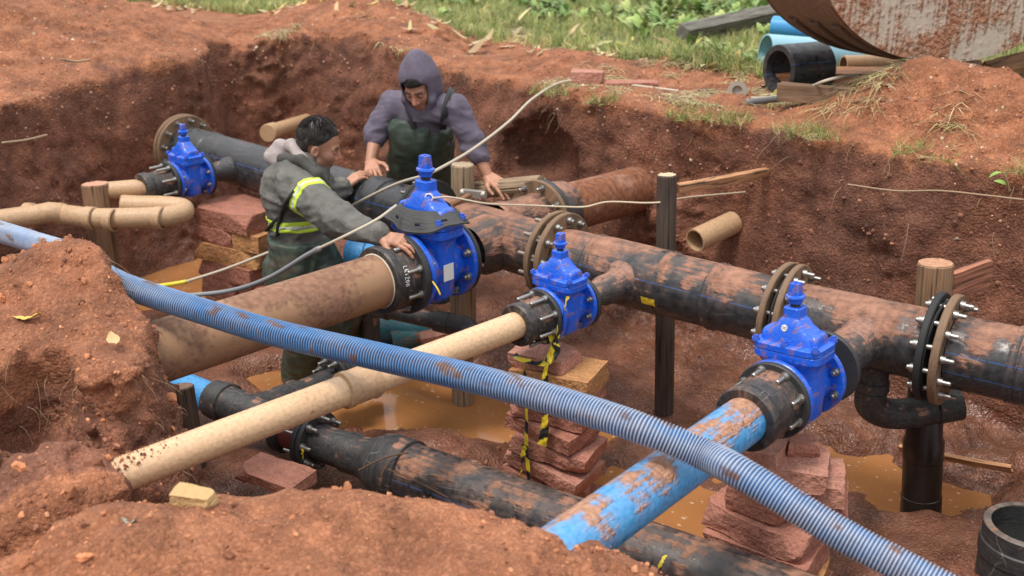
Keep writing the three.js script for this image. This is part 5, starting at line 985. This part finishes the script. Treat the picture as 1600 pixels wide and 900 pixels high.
plank('rusty orange timber jutting from the pile beside the heap', onTop(1545, 118, .10), onTop(1640, 92, .14), .13, .12, woodSkin(232, [.30, .14, .05], .8), .2, 'timber');
plank('dark split timber under the rusty one beside the heap', onTop(1500, 128, .06), onTop(1640, 128, .05), .12, .08, woodSkin(233, [.12, .06, .04], .8), .2, 'timber');
plank('red stained block of wood at the foot of the bucket', onTop(1478, 118, .06), onTop(1530, 112, .06), .12, .10, woodSkin(234, [.26, .11, .07], .8), .5, 'timber');
plank('long weathered concrete post lying in the grass', onTop(1066, 52, .09), onTop(1240, 14, .12), .11, .11, mat([.26, .24, .20], .95, { map: WT[0] }), .4, 'concrete_post');
{ const a = onTop(1166, 160, .02), b = onTop(1345, 138, .04); single('grey_rod', tube([a, a.clone().lerp(b, .5), b], .018, 14, 20), mat([.17, .17, .18], .55), 'dark grey plastic conduit lying on the bank in front of the pipe ring', 'conduit'); }
// broken brick and slab on the bank
{
  const b = (label, px, py, w, h, d, yaw, mi) => { const c = onTop(px, py, h / 2), o = new THREE.Mesh(slab(w, h, d, Math.round(px), .7), STONE[mi]); o.name = numbered('rough_stone'); o.position.copy(c); o.rotation.y = yaw; o.castShadow = o.receiveShadow = true; o.userData = { label, category: 'stone' }; scene.add(o); };
  b('pale broken brick lying on the edge of the bank', 918, 121, .20, .08, .12, .5, 2);
  b('flat pale slab lying in the dirt beside the broken brick', 985, 130, .34, .025, .12, .75, 0);
  b('yellowish stone lying on the near heap', 305, 788, .01, .01, .01, 0, 3);
}
scene.remove(scene.children[scene.children.length - 1]); used.rough_stone--;
// excavator bucket: two side plates, a curved shell between them, mud dried on it
{
  const r = V(.36, 0, -.93).normalize(), away = V(-.93, 0, -.36).normalize(), o = P(1495, 97, 'z', -2.35);
  const prof = []; // outline of a side plate: x along r, y up
  const arc = []; for (let i = 0; i <= 40; i++) { const a = lerp(-2.72, -.92, i / 40); arc.push([.02 + .66 * Math.cos(a) * 1.6, .64 + .64 * Math.sin(a)]); }
  const out = [...arc, [1.5, .48], [1.65, .75], [1.1, 1.15], [0, 1.2], [-.90, .95]];
  const t = thing('excavator_bucket', 'pale excavator bucket caked with red mud hanging over the spoil heap', 'excavator bucket', o);
  const W = (x, y, s) => o.clone().addScaledVector(r, x).addScaledVector(away, s).add(V(0, y, 0)), wd = .55;
  const bm = (base, seed, bias) => pipeSkin({ seed, len: 1, circ: 1, base, top: 0, bias, fu: 3, fv: 3, nw: .8, scratch: 40, dusty: .6, dustColor: [.40, .30, .22], scr: [.5, .46, .4], mud: [.30, .14, .08], rough: .6, w: 512, h: 512, bump: .03 });
  const pale = bm((u, v, f) => [.54, .49, .41], 61, .0), dark = bm((u, v, f) => [.13, .075, .05], 62, .15);
  const plate = (s0, s1) => { const pos = [], idx = [], uv = [], n = out.length, tri = THREE.ShapeUtils.triangulateShape(out.map(q => new THREE.Vector2(...q)), []); for (const s of [s0, s1]) for (const q of out) { const p = W(q[0], q[1], s); pos.push(p.x, p.y, p.z); uv.push(q[0], q[1]); } for (const [a, b, c] of tri) { idx.push(a, b, c, a + n, c + n, b + n); } for (let i = 0; i < n; i++) { const j = (i + 1) % n; idx.push(i, i + n, j, j, i + n, j + n); } const g = geoFrom(pos, idx, uv).toNonIndexed(); g.computeVertexNormals(); return g; };
  part('side_plate', plate(0, .03), pale, t); part('side_plate', plate(wd - .03, wd), dark, t);
  const pos = [], idx = [], uv = [], m = 12, sh = [[-1.05, .62], ...arc, [1.5, .48]];
  for (const off of [0, .02]) sh.forEach((q, i) => { for (let k = 0; k <= m; k++) { const p = W(q[0] * (1 - off * .8), q[1] + off, .012 + (wd - .024) * k / m); pos.push(p.x, p.y, p.z); uv.push(k / m * wd, i * .03); } });
  const row = m + 1, N = sh.length; for (let o2 = 0; o2 < 2; o2++) for (let i = 0; i + 1 < N; i++) for (let k = 0; k < m; k++) { const a = (o2 * N + i) * row + k; idx.push(a, a + 1, a + row, a + 1, a + row + 1, a + row); }
  part('shell', geoFrom(pos, idx, uv), dark, t);
  for (let k = 0; k < 3; k++) part('wear_strip', (() => { const g = []; for (let i = 6; i < 34; i += 1) { const a = W(arc[i][0] * 1.01, arc[i][1] - .008, .10 + k * .17), b = W(arc[i + 1][0] * 1.01, arc[i + 1][1] - .008, .10 + k * .17), d = b.clone().sub(a), bx = new THREE.BoxGeometry(.07, .016, d.length() + .004).applyMatrix4(frame(d, V(0, 1, 0)).multiply(new THREE.Matrix4())).translate((a.x + b.x) / 2, (a.y + b.y) / 2, (a.z + b.z) / 2); g.push(bx); } return merge(g); })(), dark, t);
}
// ---------- grass, straw and litter ----------
function blade(h, w, bend, n = 3) { const pos = [], idx = []; for (let i = 0; i <= n; i++) { const t = i / n, ww = w * (1 - t * .9), b = bend * t * t; pos.push(-ww, h * t * (1 - .25 * bend), b * h, ww, h * t * (1 - .25 * bend), b * h); } for (let i = 0; i < n; i++) idx.push(2 * i, 2 * i + 1, 2 * i + 2, 2 * i + 1, 2 * i + 3, 2 * i + 2); return geoFrom(pos, idx).toNonIndexed(); }
function tuft(seed, k, h, sp, w) { const r = rng(seed), g = []; for (let i = 0; i < k; i++) { const a = r() * 6.28, b = blade(h * (.5 + .8 * r()), w * (.6 + .8 * r()), .3 + 1.1 * r()); b.rotateY(a).translate((r() - .5) * sp, 0, (r() - .5) * sp); g.push(b); } return mergeGeometries(g); }
const leafM = mat(0xffffff, .8, { side: THREE.DoubleSide, transmission: .25, thickness: 0 });
function scatter(name, geo, n, pick, colors, seed, m = leafM) {
  const im = new THREE.InstancedMesh(geo, m, n), r = rng(seed), o = new THREE.Object3D(), c = new THREE.Color();
  let k = 0; for (let i = 0; i < n * 6 && k < n; i++) { const q = pick(r); if (!q) continue; o.position.set(q[0], q[1], q[2]); o.rotation.set((r() - .5) * (q[4] ?? .5), r() * 6.28, (r() - .5) * (q[4] ?? .5)); const s = q[3] * (.7 + .6 * r()); o.scale.set(s, s * (.8 + .4 * r()), s); o.updateMatrix(); im.setMatrixAt(k, o.matrix); const a = colors[(r() * colors.length) | 0], v = .65 + .7 * r(); c.setRGB(a[0] * v, a[1] * v, a[2] * v); im.setColorAt(k, c); k++; }
  im.count = k; im.name = numbered(name); im.castShadow = im.receiveShadow = true; im.userData = { kind: 'stuff' }; scene.add(im); return im;
}
const grassy = (x, z) => { // how much grows here: bare earth near the cut and on the heaps
  const heap = gy(x, z) - .5, n = fbm(x * 1.1, 5, z * 1.1, 3); return sstep(-.05, .5, (-z - 2.35) * .5 + 1.5 * n + .1 - 3.5 * Math.max(0, heap - .05)); };
scatter('grass', tuft(1, 9, .085, .07, .0038), 42000, r => { const x = -12 + 15 * r(), z = -2.3 - 11 * r() ** 1.5; return r() < grassy(x, z) * (z < -8 ? .6 : 1) ? [x, gy(x, z) - .01, z, 1] : null; }, [[.30, .35, .09], [.22, .29, .07], [.42, .42, .15], [.52, .46, .2], [.17, .24, .06]], 11);
scatter('tall_grass', tuft(2, 8, .20, .10, .006), 7000, r => { const x = -14 + 17 * r(), z = -5 - 9 * r(); return r() < grassy(x, z) ? [x, gy(x, z) - .01, z, 1] : null; }, [[.16, .24, .05], [.10, .18, .04], [.25, .30, .07]], 12);
scatter('weeds', (() => { const g = [], r = rng(41); for (let i = 0; i < 6; i++) { const p = new THREE.PlaneGeometry(.030, .075, 2, 4), q = p.attributes.position; for (let k = 0; k < q.count; k++) { const y = q.getY(k) / .0375; q.setX(k, q.getX(k) * (1 - y * y * .8)); q.setY(k, q.getY(k) + .04); q.setZ(k, .02 * y * y + Math.abs(q.getX(k)) * .3); } p.rotateX(.5 + .7 * r()).rotateY(r() * 6.28).translate((r() - .5) * .03, .01 + .03 * r(), (r() - .5) * .03); p.computeVertexNormals(); g.push(p.toNonIndexed()); } return mergeGeometries(g); })(), 2600, r => { const x = -12 + 15 * r(), z = -2.5 - 8 * r(); return fbm(x * .8, 31, z * .8, 2) > .03 && grassy(x, z) > .4 ? [x, gy(x, z), z, .8 + .9 * r()] : null; }, [[.16, .27, .06], [.24, .34, .09], [.34, .40, .13]], 15);
const straw = (() => { const g = []; const r = rng(4); for (let i = 0; i < 7; i++) g.push(blade(.16 * (.4 + r()), .0035, .25).rotateX(1.45 + .2 * r()).rotateY(r() * 6.28).translate((r() - .5) * .1, .012 * r(), (r() - .5) * .1)); return mergeGeometries(g); })();
scatter('straw', straw, 3400, r => { const x = -5 + 8 * r(), z = -1.45 - 3.2 * r() ** 1.3, n = fbm(x * 1.3, 8, z * 1.3, 3) + (x > -1.9 && x < .1 ? .22 : -.12) - 1.2 * Math.max(0, gy(x, z) - .56); return n > .02 + .25 * r() ? [x, gy(x, z) + .006, z, .8, .3] : null; }, [[.50, .40, .18], [.42, .36, .13], [.55, .47, .25], [.34, .22, .10]], 13);
scatter('dry_leaves', (() => { const s = new THREE.PlaneGeometry(.10, .022, 6, 2), p = s.attributes.position; for (let i = 0; i < p.count; i++) { const x = p.getX(i) / .05; p.setY(i, p.getY(i) * (1 - x * x * .85)); p.setZ(i, .012 * x * x + .006 * Math.sin(x * 3)); } s.rotateX(-Math.PI / 2); s.computeVertexNormals(); return s; })(), 1500, r => { const x = -9 + 11 * r(), z = -1.9 - 5.5 * r(), n = fbm(x * .9, 18, z * .9, 3); return n > -.08 ? [x, gy(x, z) + .014, z, .7 + 2.2 * r() ** 2, .7] : null; }, [[.62, .55, .26], [.60, .50, .14], [.55, .42, .22], [.45, .30, .14]], 14);
console.log('background', Date.now() - T0);
// ---------- crumbs of soil, pebbles, roots ----------
{
  const crumb = (seed, s) => { const g = new THREE.IcosahedronGeometry(1, 1), p = g.attributes.position; for (let i = 0; i < p.count; i++) { const x = p.getX(i), y = p.getY(i), z = p.getZ(i), k = 1 + .45 * noise(x * 1.3 + seed, y * 1.3, z * 1.3); p.setXYZ(i, x * k, y * k * s, z * k); } g.computeVertexNormals(); return g; };
  const nv = soilPos.length / 3;
  // vertices the camera side of things, weighted to upward faces where crumbs can lie
  const spot = (r, ok) => { const i = ((r() * nv) | 0) * 3, x = soilPos[i], y = soilPos[i + 1], z = soilPos[i + 2], ny = soilNor[i + 1]; return ok(x, y, z, ny, soilNor[i], soilNor[i + 2]) ? [x, y, z] : null; };
  const cm = mat(0xffffff, .95);
  const dry = [[.48, .20, .095], [.38, .155, .08], [.54, .25, .13], [.28, .115, .065]], wet = [[.22, .095, .06], [.26, .115, .07], [.17, .075, .05]];
  scatter('soil_crumbs', crumb(1, .75), 26000, r => { const q = spot(r, (x, y, z, ny) => ny > .25 && y > -.35 && !((z < -.85 || x < -3.4) && y < topH(x, z) - .07) && fbm(x * 3, y * 3, z * 3, 2) > -.12); return q && [q[0] + (r() - .5) * .018, q[1] + .001, q[2] + (r() - .5) * .018, .0018 + .0075 * r() ** 6, 6]; }, dry, 21, cm);
  scatter('mud_crumbs', crumb(5, .7), 9000, r => { const q = spot(r, (x, y, z, ny) => ny > .4 && y < -.55 && y > WATER - .01 && fbm(x * 2, y * 2, z * 2, 2) > .0); return q && [q[0] + (r() - .5) * .018, q[1], q[2] + (r() - .5) * .018, .002 + .010 * r() ** 6, 6]; }, wet, 22, cm);
  scatter('wall_clods', crumb(9, .8), 9000, r => { const q = spot(r, (x, y, z, ny) => Math.abs(ny) < .5 && y > -.6 && fbm(x * 4, y * 4, z * 4, 2) > -.1); return q && [q[0], q[1], q[2], .002 + .010 * r() ** 6, 6]; }, [[.24, .105, .066], [.30, .13, .08], [.18, .08, .052], [.34, .16, .095]], 23, cm);
  scatter('pale_grit', crumb(13, .6), 2600, r => { const q = spot(r, (x, y, z, ny) => y > .1 && (z < -1 || x < -4) && fbm(x * 1.2, y * 1.2, z * 1.2, 2) > .02); return q && [q[0], q[1], q[2], .0025 + .008 * r() ** 4, 6]; }, [[.55, .42, .30], [.45, .33, .24], [.50, .30, .20]], 24, cm);
  const clod = (() => { const g = new THREE.DodecahedronGeometry(1, 0), p = g.attributes.position; for (let i = 0; i < p.count; i++) { const x = p.getX(i), y = p.getY(i), z = p.getZ(i), k = 1 + .5 * noise(x * 1.1 + 3, y * 1.1, z * 1.1); p.setXYZ(i, x * k * 1.2, y * k * .75, z * k); } g.computeVertexNormals(); return g; })();
  scatter('broken_clods', clod, 900, r => { const q = spot(r, (x, y, z, ny) => ny > .1 && z > 1.7 && y > -.4 && y < .6 && fbm(x * 2.5, y * 2.5 + 7, z * 2.5, 2) > .03); return q && [q[0], q[1] + .002, q[2], .006 + .018 * r() ** 3, 6]; }, [[.34, .135, .065], [.44, .175, .08], [.24, .10, .055]], 26, cm);
  // loose earth fallen on the pipes where they leave the bank
  scatter('fallen_soil', crumb(3, .7), 330, r => { const k = r(), z = 2.20 + .36 * k ** .4, a = (r() - .5) * 1.7, R = .056 + .004 * r(); return [-.306 - (z - .7) * .0594 + Math.sin(a) * R, Math.cos(a) * R, z, (.0012 + .006 * r() ** 4) * (.5 + k), 6]; }, [[.26, .11, .06], [.36, .15, .075], [.20, .085, .05]], 25, cm);
  // fine roots torn open in the cut faces and fringe of dead grass along the lip
  const rr = rng(77), roots = [], pale = [];
  const root = (p, n, len, rad, list) => { const pts = [p.clone()], d = V(n.x + (rr() - .5) * .8, -.6 + (rr() - .5) * .9, n.z + (rr() - .5) * .8).normalize(); const q = p.clone(); for (let k = 0; k < 4; k++) { d.add(V((rr() - .5) * .9, -.35 + (rr() - .5) * .5, (rr() - .5) * .9)).normalize(); q.addScaledVector(d, len / 4); pts.push(q.clone().addScaledVector(n, .003)); } list.push(tube(pts, t => rad * (1 - .7 * t), 4, 9, { caps: false })); };
  let c = 0; for (let i = 0; i < 60000 && c < 640; i++) { const k = ((rr() * nv) | 0) * 3, x = soilPos[k], y = soilPos[k + 1], z = soilPos[k + 2], n = V(soilNor[k], soilNor[k + 1], soilNor[k + 2]); const far = z < -.95 && y > topH(x, z) - .5 * rr() ** 2 - .02 && y < topH(x, z) + .02 && x > -4.8, blk = sdPoly(x, z, BLOCK) > -.3 && sdPoly(x, z, BLOCK) < .2 && y > -.45 && x > -2.2 && x < -.2; if (!(far || blk) || n.y > .75) continue; if (blk && !far && rr() < .55) continue; c++; root(V(x, y, z), n, .03 + .13 * rr() ** 2, .0007 + .0011 * rr(), rr() < .5 ? roots : pale); }
  const stuffMesh = (name, g, m) => { const o = new THREE.Mesh(g, m); o.name = name; o.castShadow = o.receiveShadow = true; o.userData = { kind: 'stuff' }; scene.add(o); };
  stuffMesh('brown_roots', merge(roots), mat([.17, .09, .05], .9)); stuffMesh('pale_roots', merge(pale), mat([.46, .33, .20], .9));
  scatter('lip_grass', tuft(6, 7, .075, .03, .0022), 420, r => { const x = -1.9 + 3.4 * r(), z = -1.12 - .22 * r(); const n = fbm(x * 2.2, 1, 7, 2); return n > -.02 ? [x, gy(x, z) - .012, z, .8, 1.8] : null; }, [[.40, .33, .13], [.28, .30, .07], [.46, .38, .18], [.20, .26, .05]], 31);
}
// a few long roots and a twig that read singly
const rootM = mat([.36, .25, .16], .9), twigM = mat([.13, .075, .045], .9);
const snap = (px, py, z) => P(px, py, 'z', z);
single('root', tube([snap(0, 222, 1.38), snap(35, 218, 1.25), snap(70, 210, 1.1)].map(p => p.add(V(.02, 0, 0))), .006, 6, 16), rootM, 'pale root lying bare along the end wall of the trench', 'root');
single('root', tube([snap(1325, 288, -1.02), snap(1400, 298, -1.02), snap(1470, 298, -1.0), snap(1540, 305, -1.0), snap(1600, 312, -1.0)], .004, 6, 24), rootM, 'long pale root running level across the far earth wall', 'root');
single('root', tube([snap(380, 150, -1.42), snap(392, 172, -1.36), snap(405, 192, -1.3)], t => .009 * (1 - .6 * t), 6, 14), mat([.22, .13, .08], .9), 'short brown root dangling in the far corner', 'root');
single('root', tube([P(1408, 410, 'z', -1.0).add(V(0, .0, 0)), snap(1415, 380, -1.0), snap(1420, 350, -1.02)], .003, 6, 14), mat([.25, .15, .1], .9), 'thin dark root hanging behind the thick brown post', 'root');
{ const q = (px, py, y = -.475) => P(px, py, 'y', y); const t = thing('twig', 'forked brown twig lying across the black lower pipe', 'twig', q(600, 715)); part('stem', tube([q(560, 735, -.50), q(585, 722), q(612, 712), q(638, 707, -.46)], .004, 6, 20), twigM, t); part('fork', tube([q(595, 744, -.52), q(603, 728, -.49), q(616, 712)], .003, 6, 14), twigM, t); part('fork', tube([q(606, 733, -.50), q(650, 752, -.50), q(700, 778, -.51)], .0025, 6, 14), twigM, t); }
// leaves and stones on the near ground
function surf(px, py) { const d = ray(px, py).normalize(); let s = 1.2; for (let i = 0; i < 400; i++) { const p = EYE.clone().addScaledVector(d, s), e = soilBase(p.x, p.y, p.z); if (e < .004) return p; s += Math.max(.003, e * .5); } return EYE.clone().addScaledVector(d, s); }
function leaf(label, px, py, L, w, yaw, c, tilt = .2) { const g = new THREE.PlaneGeometry(L, w, 10, 4), p = g.attributes.position; for (let i = 0; i < p.count; i++) { const x = p.getX(i) / L * 2, y = p.getY(i); p.setY(i, y * (1 - x * x * .9) * (1 + .3 * noise(x * 4, 1, L * 90))); p.setZ(i, .010 * x * x + .006 * noise(x * 3, y * 90, L * 50) + Math.abs(y) * .15); } g.rotateX(-Math.PI / 2).rotateZ(tilt).rotateY(yaw); g.computeVertexNormals(); const q = surf(px, py); g.translate(q.x, q.y + .022, q.z); single('leaf', g, mat(c, .75, { side: THREE.DoubleSide }), label, 'leaf'); }
leaf('yellow fallen leaf lying flat on the earth spur', 45, 506, .11, .034, .5, [.60, .42, .10]);
leaf('pale curled leaf on the slope of the earth spur', 178, 541, .07, .04, -.3, [.55, .37, .18], -.3);
leaf('small grey green leaf on the near heap', 205, 828, .05, .02, .3, [.30, .32, .24]);
{ const q = surf(305, 786), o = new THREE.Mesh(slab(.11, .035, .06, 77, .8), mat([.50, .33, .15], .9, { bumpMap: stoneBump, bumpScale: .012 })); o.name = numbered('rough_stone'); o.position.copy(q).add(V(0, .016, 0)); o.rotation.y = .5; o.castShadow = o.receiveShadow = true; o.userData = { label: 'yellowish flat stone lying on the near heap beside the gully', category: 'stone' }; scene.add(o);
  const q2 = P(690, 525, 'y', -.70), o2 = new THREE.Mesh(slab(.22, .09, .14, 78, 1), STONE[2]); o2.name = numbered('rough_stone'); o2.position.copy(q2); o2.rotation.set(.2, .7, .15); o2.castShadow = o2.receiveShadow = true; o2.userData = { label: 'single pink stone on the mud below the thin black pipe', category: 'stone' }; scene.add(o2);
  const q3 = P(430, 742, 'y', -.62), o3 = new THREE.Mesh(slab(.30, .05, .16, 79, 1), STONE[0]); o3.name = numbered('rough_stone'); o3.position.copy(q3); o3.rotation.set(.05, .2, -.05); o3.castShadow = o3.receiveShadow = true; o3.userData = { label: 'flat pink slab lying behind the near heap under the low flange', category: 'stone' }; scene.add(o3); }
// ---------- ropes and lines ----------
const ropeM = mat([.52, .46, .36], .7), greyHose = mat([.22, .23, .24], .55);
{
  // rope from the bank, behind the large valve's spindle, down past the worker to its yellow end
  const a = onTop(1060, 142, .012), pts = [a, onTop(980, 132, .014), onTop(925, 126, .016), onTop(884, 127, .03), P(835, 152, 'z', -1.0), P(795, 190, 'z', -.62), P(740, 232, 'z', -.15), P(700, 256, 'z', .2), P(668, 272, 'z', .44), P(620, 287, 'z', .34), P(560, 316, 'z', .30), P(500, 350, 'z', .30), P(440, 386, 'z', .42), P(415, 396, 'z', .5), P(350, 421, 'z', .62), P(290, 440, 'z', .75)];
  const t = thing('rope', 'white rope running from the bank behind the large valve to a yellow end', 'rope', V(-1.5, 0, .3)); part('line', tube(pts, .0075, 8, 240), ropeM, t); part('yellow_end', tube([P(291, 440, 'z', .75), P(268, 444, 'z', .80), P(238, 448, 'z', .86)], .012, 10, 14), M.ptag, t, 'yellow taped end');
}
{
  const t = thing('air_hose', 'grey hose with a thin white lead clipped to the large valve', 'hose', V(-1.6, 0, .7));
  part('lead', tube([P(619, 321, 'z', .66), P(585, 345, 'z', .84), P(540, 368, 'z', .95), P(498, 388, 'z', .98)], .0065, 8, 60), ropeM, t);
  part('hose', tube([P(499, 388, 'z', .98), P(480, 398, 'z', .99), P(420, 434, 'z', 1.02), P(360, 454, 'z', 1.06), P(300, 461, 'z', 1.16), P(230, 462, 'z', 1.28), P(170, 455, 'z', 1.40)], t => t < .03 ? .0125 : .0105, 10, 120), greyHose, t);
}
{
  const t = thing('signal_line', 'thin cord from a ring on the large valve past the grey post into the wall', 'cord', V(-.8, .1, 0));
  const ring = V(-1.045, .335, .535); part('ring', new THREE.TorusGeometry(.017, .0035, 8, 24).rotateY(.5).translate(ring.x, ring.y, ring.z), M.white, t);
  part('line', tube([ring.clone().add(V(.016, 0, -.005)), P(700, 308, 'z', .45), P(760, 318, 'z', .25), P(830, 321, 'z', -.05), P(880, 323, 'z', -.2), P(915, 323, 'z', -.28), P(945, 316, 'z', -.32), P(1010, 317, 'z', -.30), P(1033, 316, 'z', -.30), P(1070, 309, 'z', -.55), P(1165, 300, 'z', -1.15)], .0045, 7, 160), mat([.60, .50, .36], .7), t);
}
{ const p = [onTop(1130, 148, .012), onTop(1190, 153, .02), onTop(1240, 145, .05), onTop(1290, 126, .12), onTop(1340, 116, .12)]; single('cable', tube(p, .008, 7, 60), ropeM, 'pale cable looping along the bank in front of the black pipe ring', 'cable'); }
{ const c = onTop(1152, 142, .05); single('drain_plug', lathe(c, V(.5, .2, .8), [[-.03, .001], [-.03, .05], [.03, .056], [.03, .03], [.01, .02], [.01, .001]], 28), mat([.34, .30, .25], .85), 'small dusty grey drain plug lying beside the pipe ring', 'plug'); }
// black rubber gasket hung over the large valve's bonnet
{
  const c = V(-1.10, .238, .50), pos = [], idx = [], uv = [], n = 72, m = 8;
  const r = rng(9), ho = []; for (const top of [1, 0]) for (let i = 0; i <= n; i++) for (let j = 0; j <= m; j++) { const a = i / n * Math.PI * 2, s = Math.sin(a), co = Math.cos(a), q = j / m, ro = .207 * (1 + .05 * Math.cos(8 * a)) * (1 - .10 * Math.abs(s) ** 3), ri = .118, rad = lerp(ri, ro, q), sag = -.030 * q * q * (.3 + .7 * Math.abs(s)) + .012 * Math.sin(a * 3 + 1) * q; pos.push(c.x + co * rad * 1.0, c.y + .045 * (1 - q) + sag + (top ? .003 : -.003), c.z + s * rad * .84); uv.push(i / n, q); }
  const row = m + 1, off = (n + 1) * row; for (let i = 0; i < n; i++) for (let j = 0; j < m; j++) { const a = i * row + j; if (j === 5 && i % 9 >= 3 && i % 9 <= 4) continue; idx.push(a, a + 1, a + row, a + 1, a + row + 1, a + row); const b = a + off; idx.push(b, b + row, b + 1, b + 1, b + row, b + row + 1); }
  for (let i = 0; i < n; i++) for (const j of [0, m]) { const a = i * row + j, b = a + row; idx.push(a, b, a + off, b, b + off, a + off); }
  single('gasket', geoFrom(pos, idx, uv), mat([.045, .045, .045], .65, { side: THREE.DoubleSide, bumpMap: stoneBump, bumpScale: .004 }), 'black rubber flange gasket with bolt holes slung round the large valve bonnet', 'gasket');
}
// ---------- caution tape on the middle pier ----------
function ribbon(pts, w, twist, seed) {
  const cr = new THREE.CatmullRomCurve3(pts, false, 'centripetal'), L = cr.getLength(), n = Math.ceil(L / .006), pos = [], col = [], idx = [], r = rng(seed);
  for (let i = 0; i <= n; i++) { const t = i / n, p = cr.getPointAt(t), d = cr.getTangentAt(t), s = twist(t), side = V(Math.cos(s), .15, Math.sin(s)).addScaledVector(d, -V(Math.cos(s), .15, Math.sin(s)).dot(d)).normalize(), cur = d.clone().cross(side); for (let k = 0; k <= 4; k++) { const u = k / 4 - .5, q = p.clone().addScaledVector(side, u * w * (1 - .4 * Math.abs(noise(t * 9, seed, 1)))).addScaledVector(cur, .010 * noise(t * 14 + u * 2, seed, u * 3)); pos.push(q.x, q.y, q.z); const ph = ((t * L + u * w * .9) / .11 % 1 + 1) % 1, y = ph < .5; col.push(...(y ? [.66, .50, .03] : [.02, .022, .02])); } }
  for (let i = 0; i < n; i++) for (let k = 0; k < 4; k++) { const a = i * 5 + k; idx.push(a, a + 1, a + 5, a + 1, a + 6, a + 5); }
  return geoFrom(pos, idx, null, null, col);
}
{
  const m = mat(0xffffff, .45, { vertexColors: true, side: THREE.DoubleSide }), t = thing('caution_tape', 'yellow and black caution tape tied round the small valve and hanging down the pier', 'tape', V(-.25, -.9, .7));
  part('loop', ribbon([V(-.245, .06, .66), V(-.225, -.03, .68), V(-.20, -.12, .66), V(-.235, -.17, .70), V(-.30, -.165, .74), V(-.36, -.155, .74)], .030, s => 1 + 3 * s, 3), m, t);
  part('strand', ribbon([V(-.20, .10, .60), V(-.195, .0, .645), V(-.21, -.12, .68), V(-.215, -.16, .70)], .028, s => .5 + 2 * s, 4), m, t);
  part('tail', ribbon([V(-.215, -.165, .71), V(-.205, -.235, .725), V(-.20, -.30, .725), V(-.20, -.42, .73), V(-.21, -.52, .735)], .042, s => .4 - s * .6, 5), m, t);
  part('tail', ribbon([V(-.33, -.165, .72), V(-.315, -.27, .722), V(-.30, -.42, .73), V(-.285, -.55, .745), V(-.27, -.66, .75), V(-.255, -.86, .755)], .016, s => 1.2 + 2 * s, 6), m, t);
  part('tail', ribbon([V(-.29, -.545, .75), V(-.30, -.60, .755), V(-.305, -.68, .757), V(-.31, -.74, .755)], .042, s => .3 + s, 7), m, t);
  single('tape_scrap', ribbon([V(-.985, -.56, 1.36), V(-.99, -.63, 1.36), V(-1.0, -.70, 1.35)], .022, s => s * 2, 8), m, 'scrap of yellow and black tape on the low flange', 'tape');
  single('tie_wire', tube([P(676, 440, 'z', .66), P(684, 452, 'z', .68), P(688, 461, 'z', .68)], .004, 6, 12), M.yellow, 'yellow strip dangling from a bolt of the large adaptor', 'tape');
  single('tape_scrap', ribbon([P(1040, 868, 'y', -.475), P(1034, 878, 'y', -.48), P(1030, 890, 'y', -.50)], .014, s => 0, 9), m, 'scrap of caution tape stuck on the lower pipe below the blue pipe', 'tape');
}
console.log('details', Date.now() - T0);

{ const b = P(1578, 300, 'z', -1.03), t = thing('sprout', 'small green sprout with two leaves growing from the lip of the far wall', 'plant', b);
  part('stem', tube([b.clone(), P(1574, 282, 'z', -1.01), P(1568, 268, 'z', -1.0)], .004, 6, 12), mat([.30, .22, .12], .8), t);
  for (const [px, py, q] of [[1556, 270, .5], [1566, 284, -.4]]) { const g = new THREE.PlaneGeometry(.06, .018, 6, 2), p = g.attributes.position; for (let i = 0; i < p.count; i++) { const x = p.getX(i) / .03; p.setY(i, p.getY(i) * (1 - x * x * .85)); p.setZ(i, -.012 * x * x); } g.rotateX(-.9).rotateY(.7).rotateZ(q); const c = P(px, py, 'z', -.99); g.translate(c.x, c.y, c.z); g.computeVertexNormals(); part('leaf', g, mat([.22, .36, .07], .6, { side: THREE.DoubleSide }), t); } }
single('root', tube([snap(95, 92, .95), snap(118, 96, .85), snap(142, 93, .78)], .006, 6, 14), rootM, 'short pale root high on the end wall under the slope', 'root');
renderer.render(scene, camera);
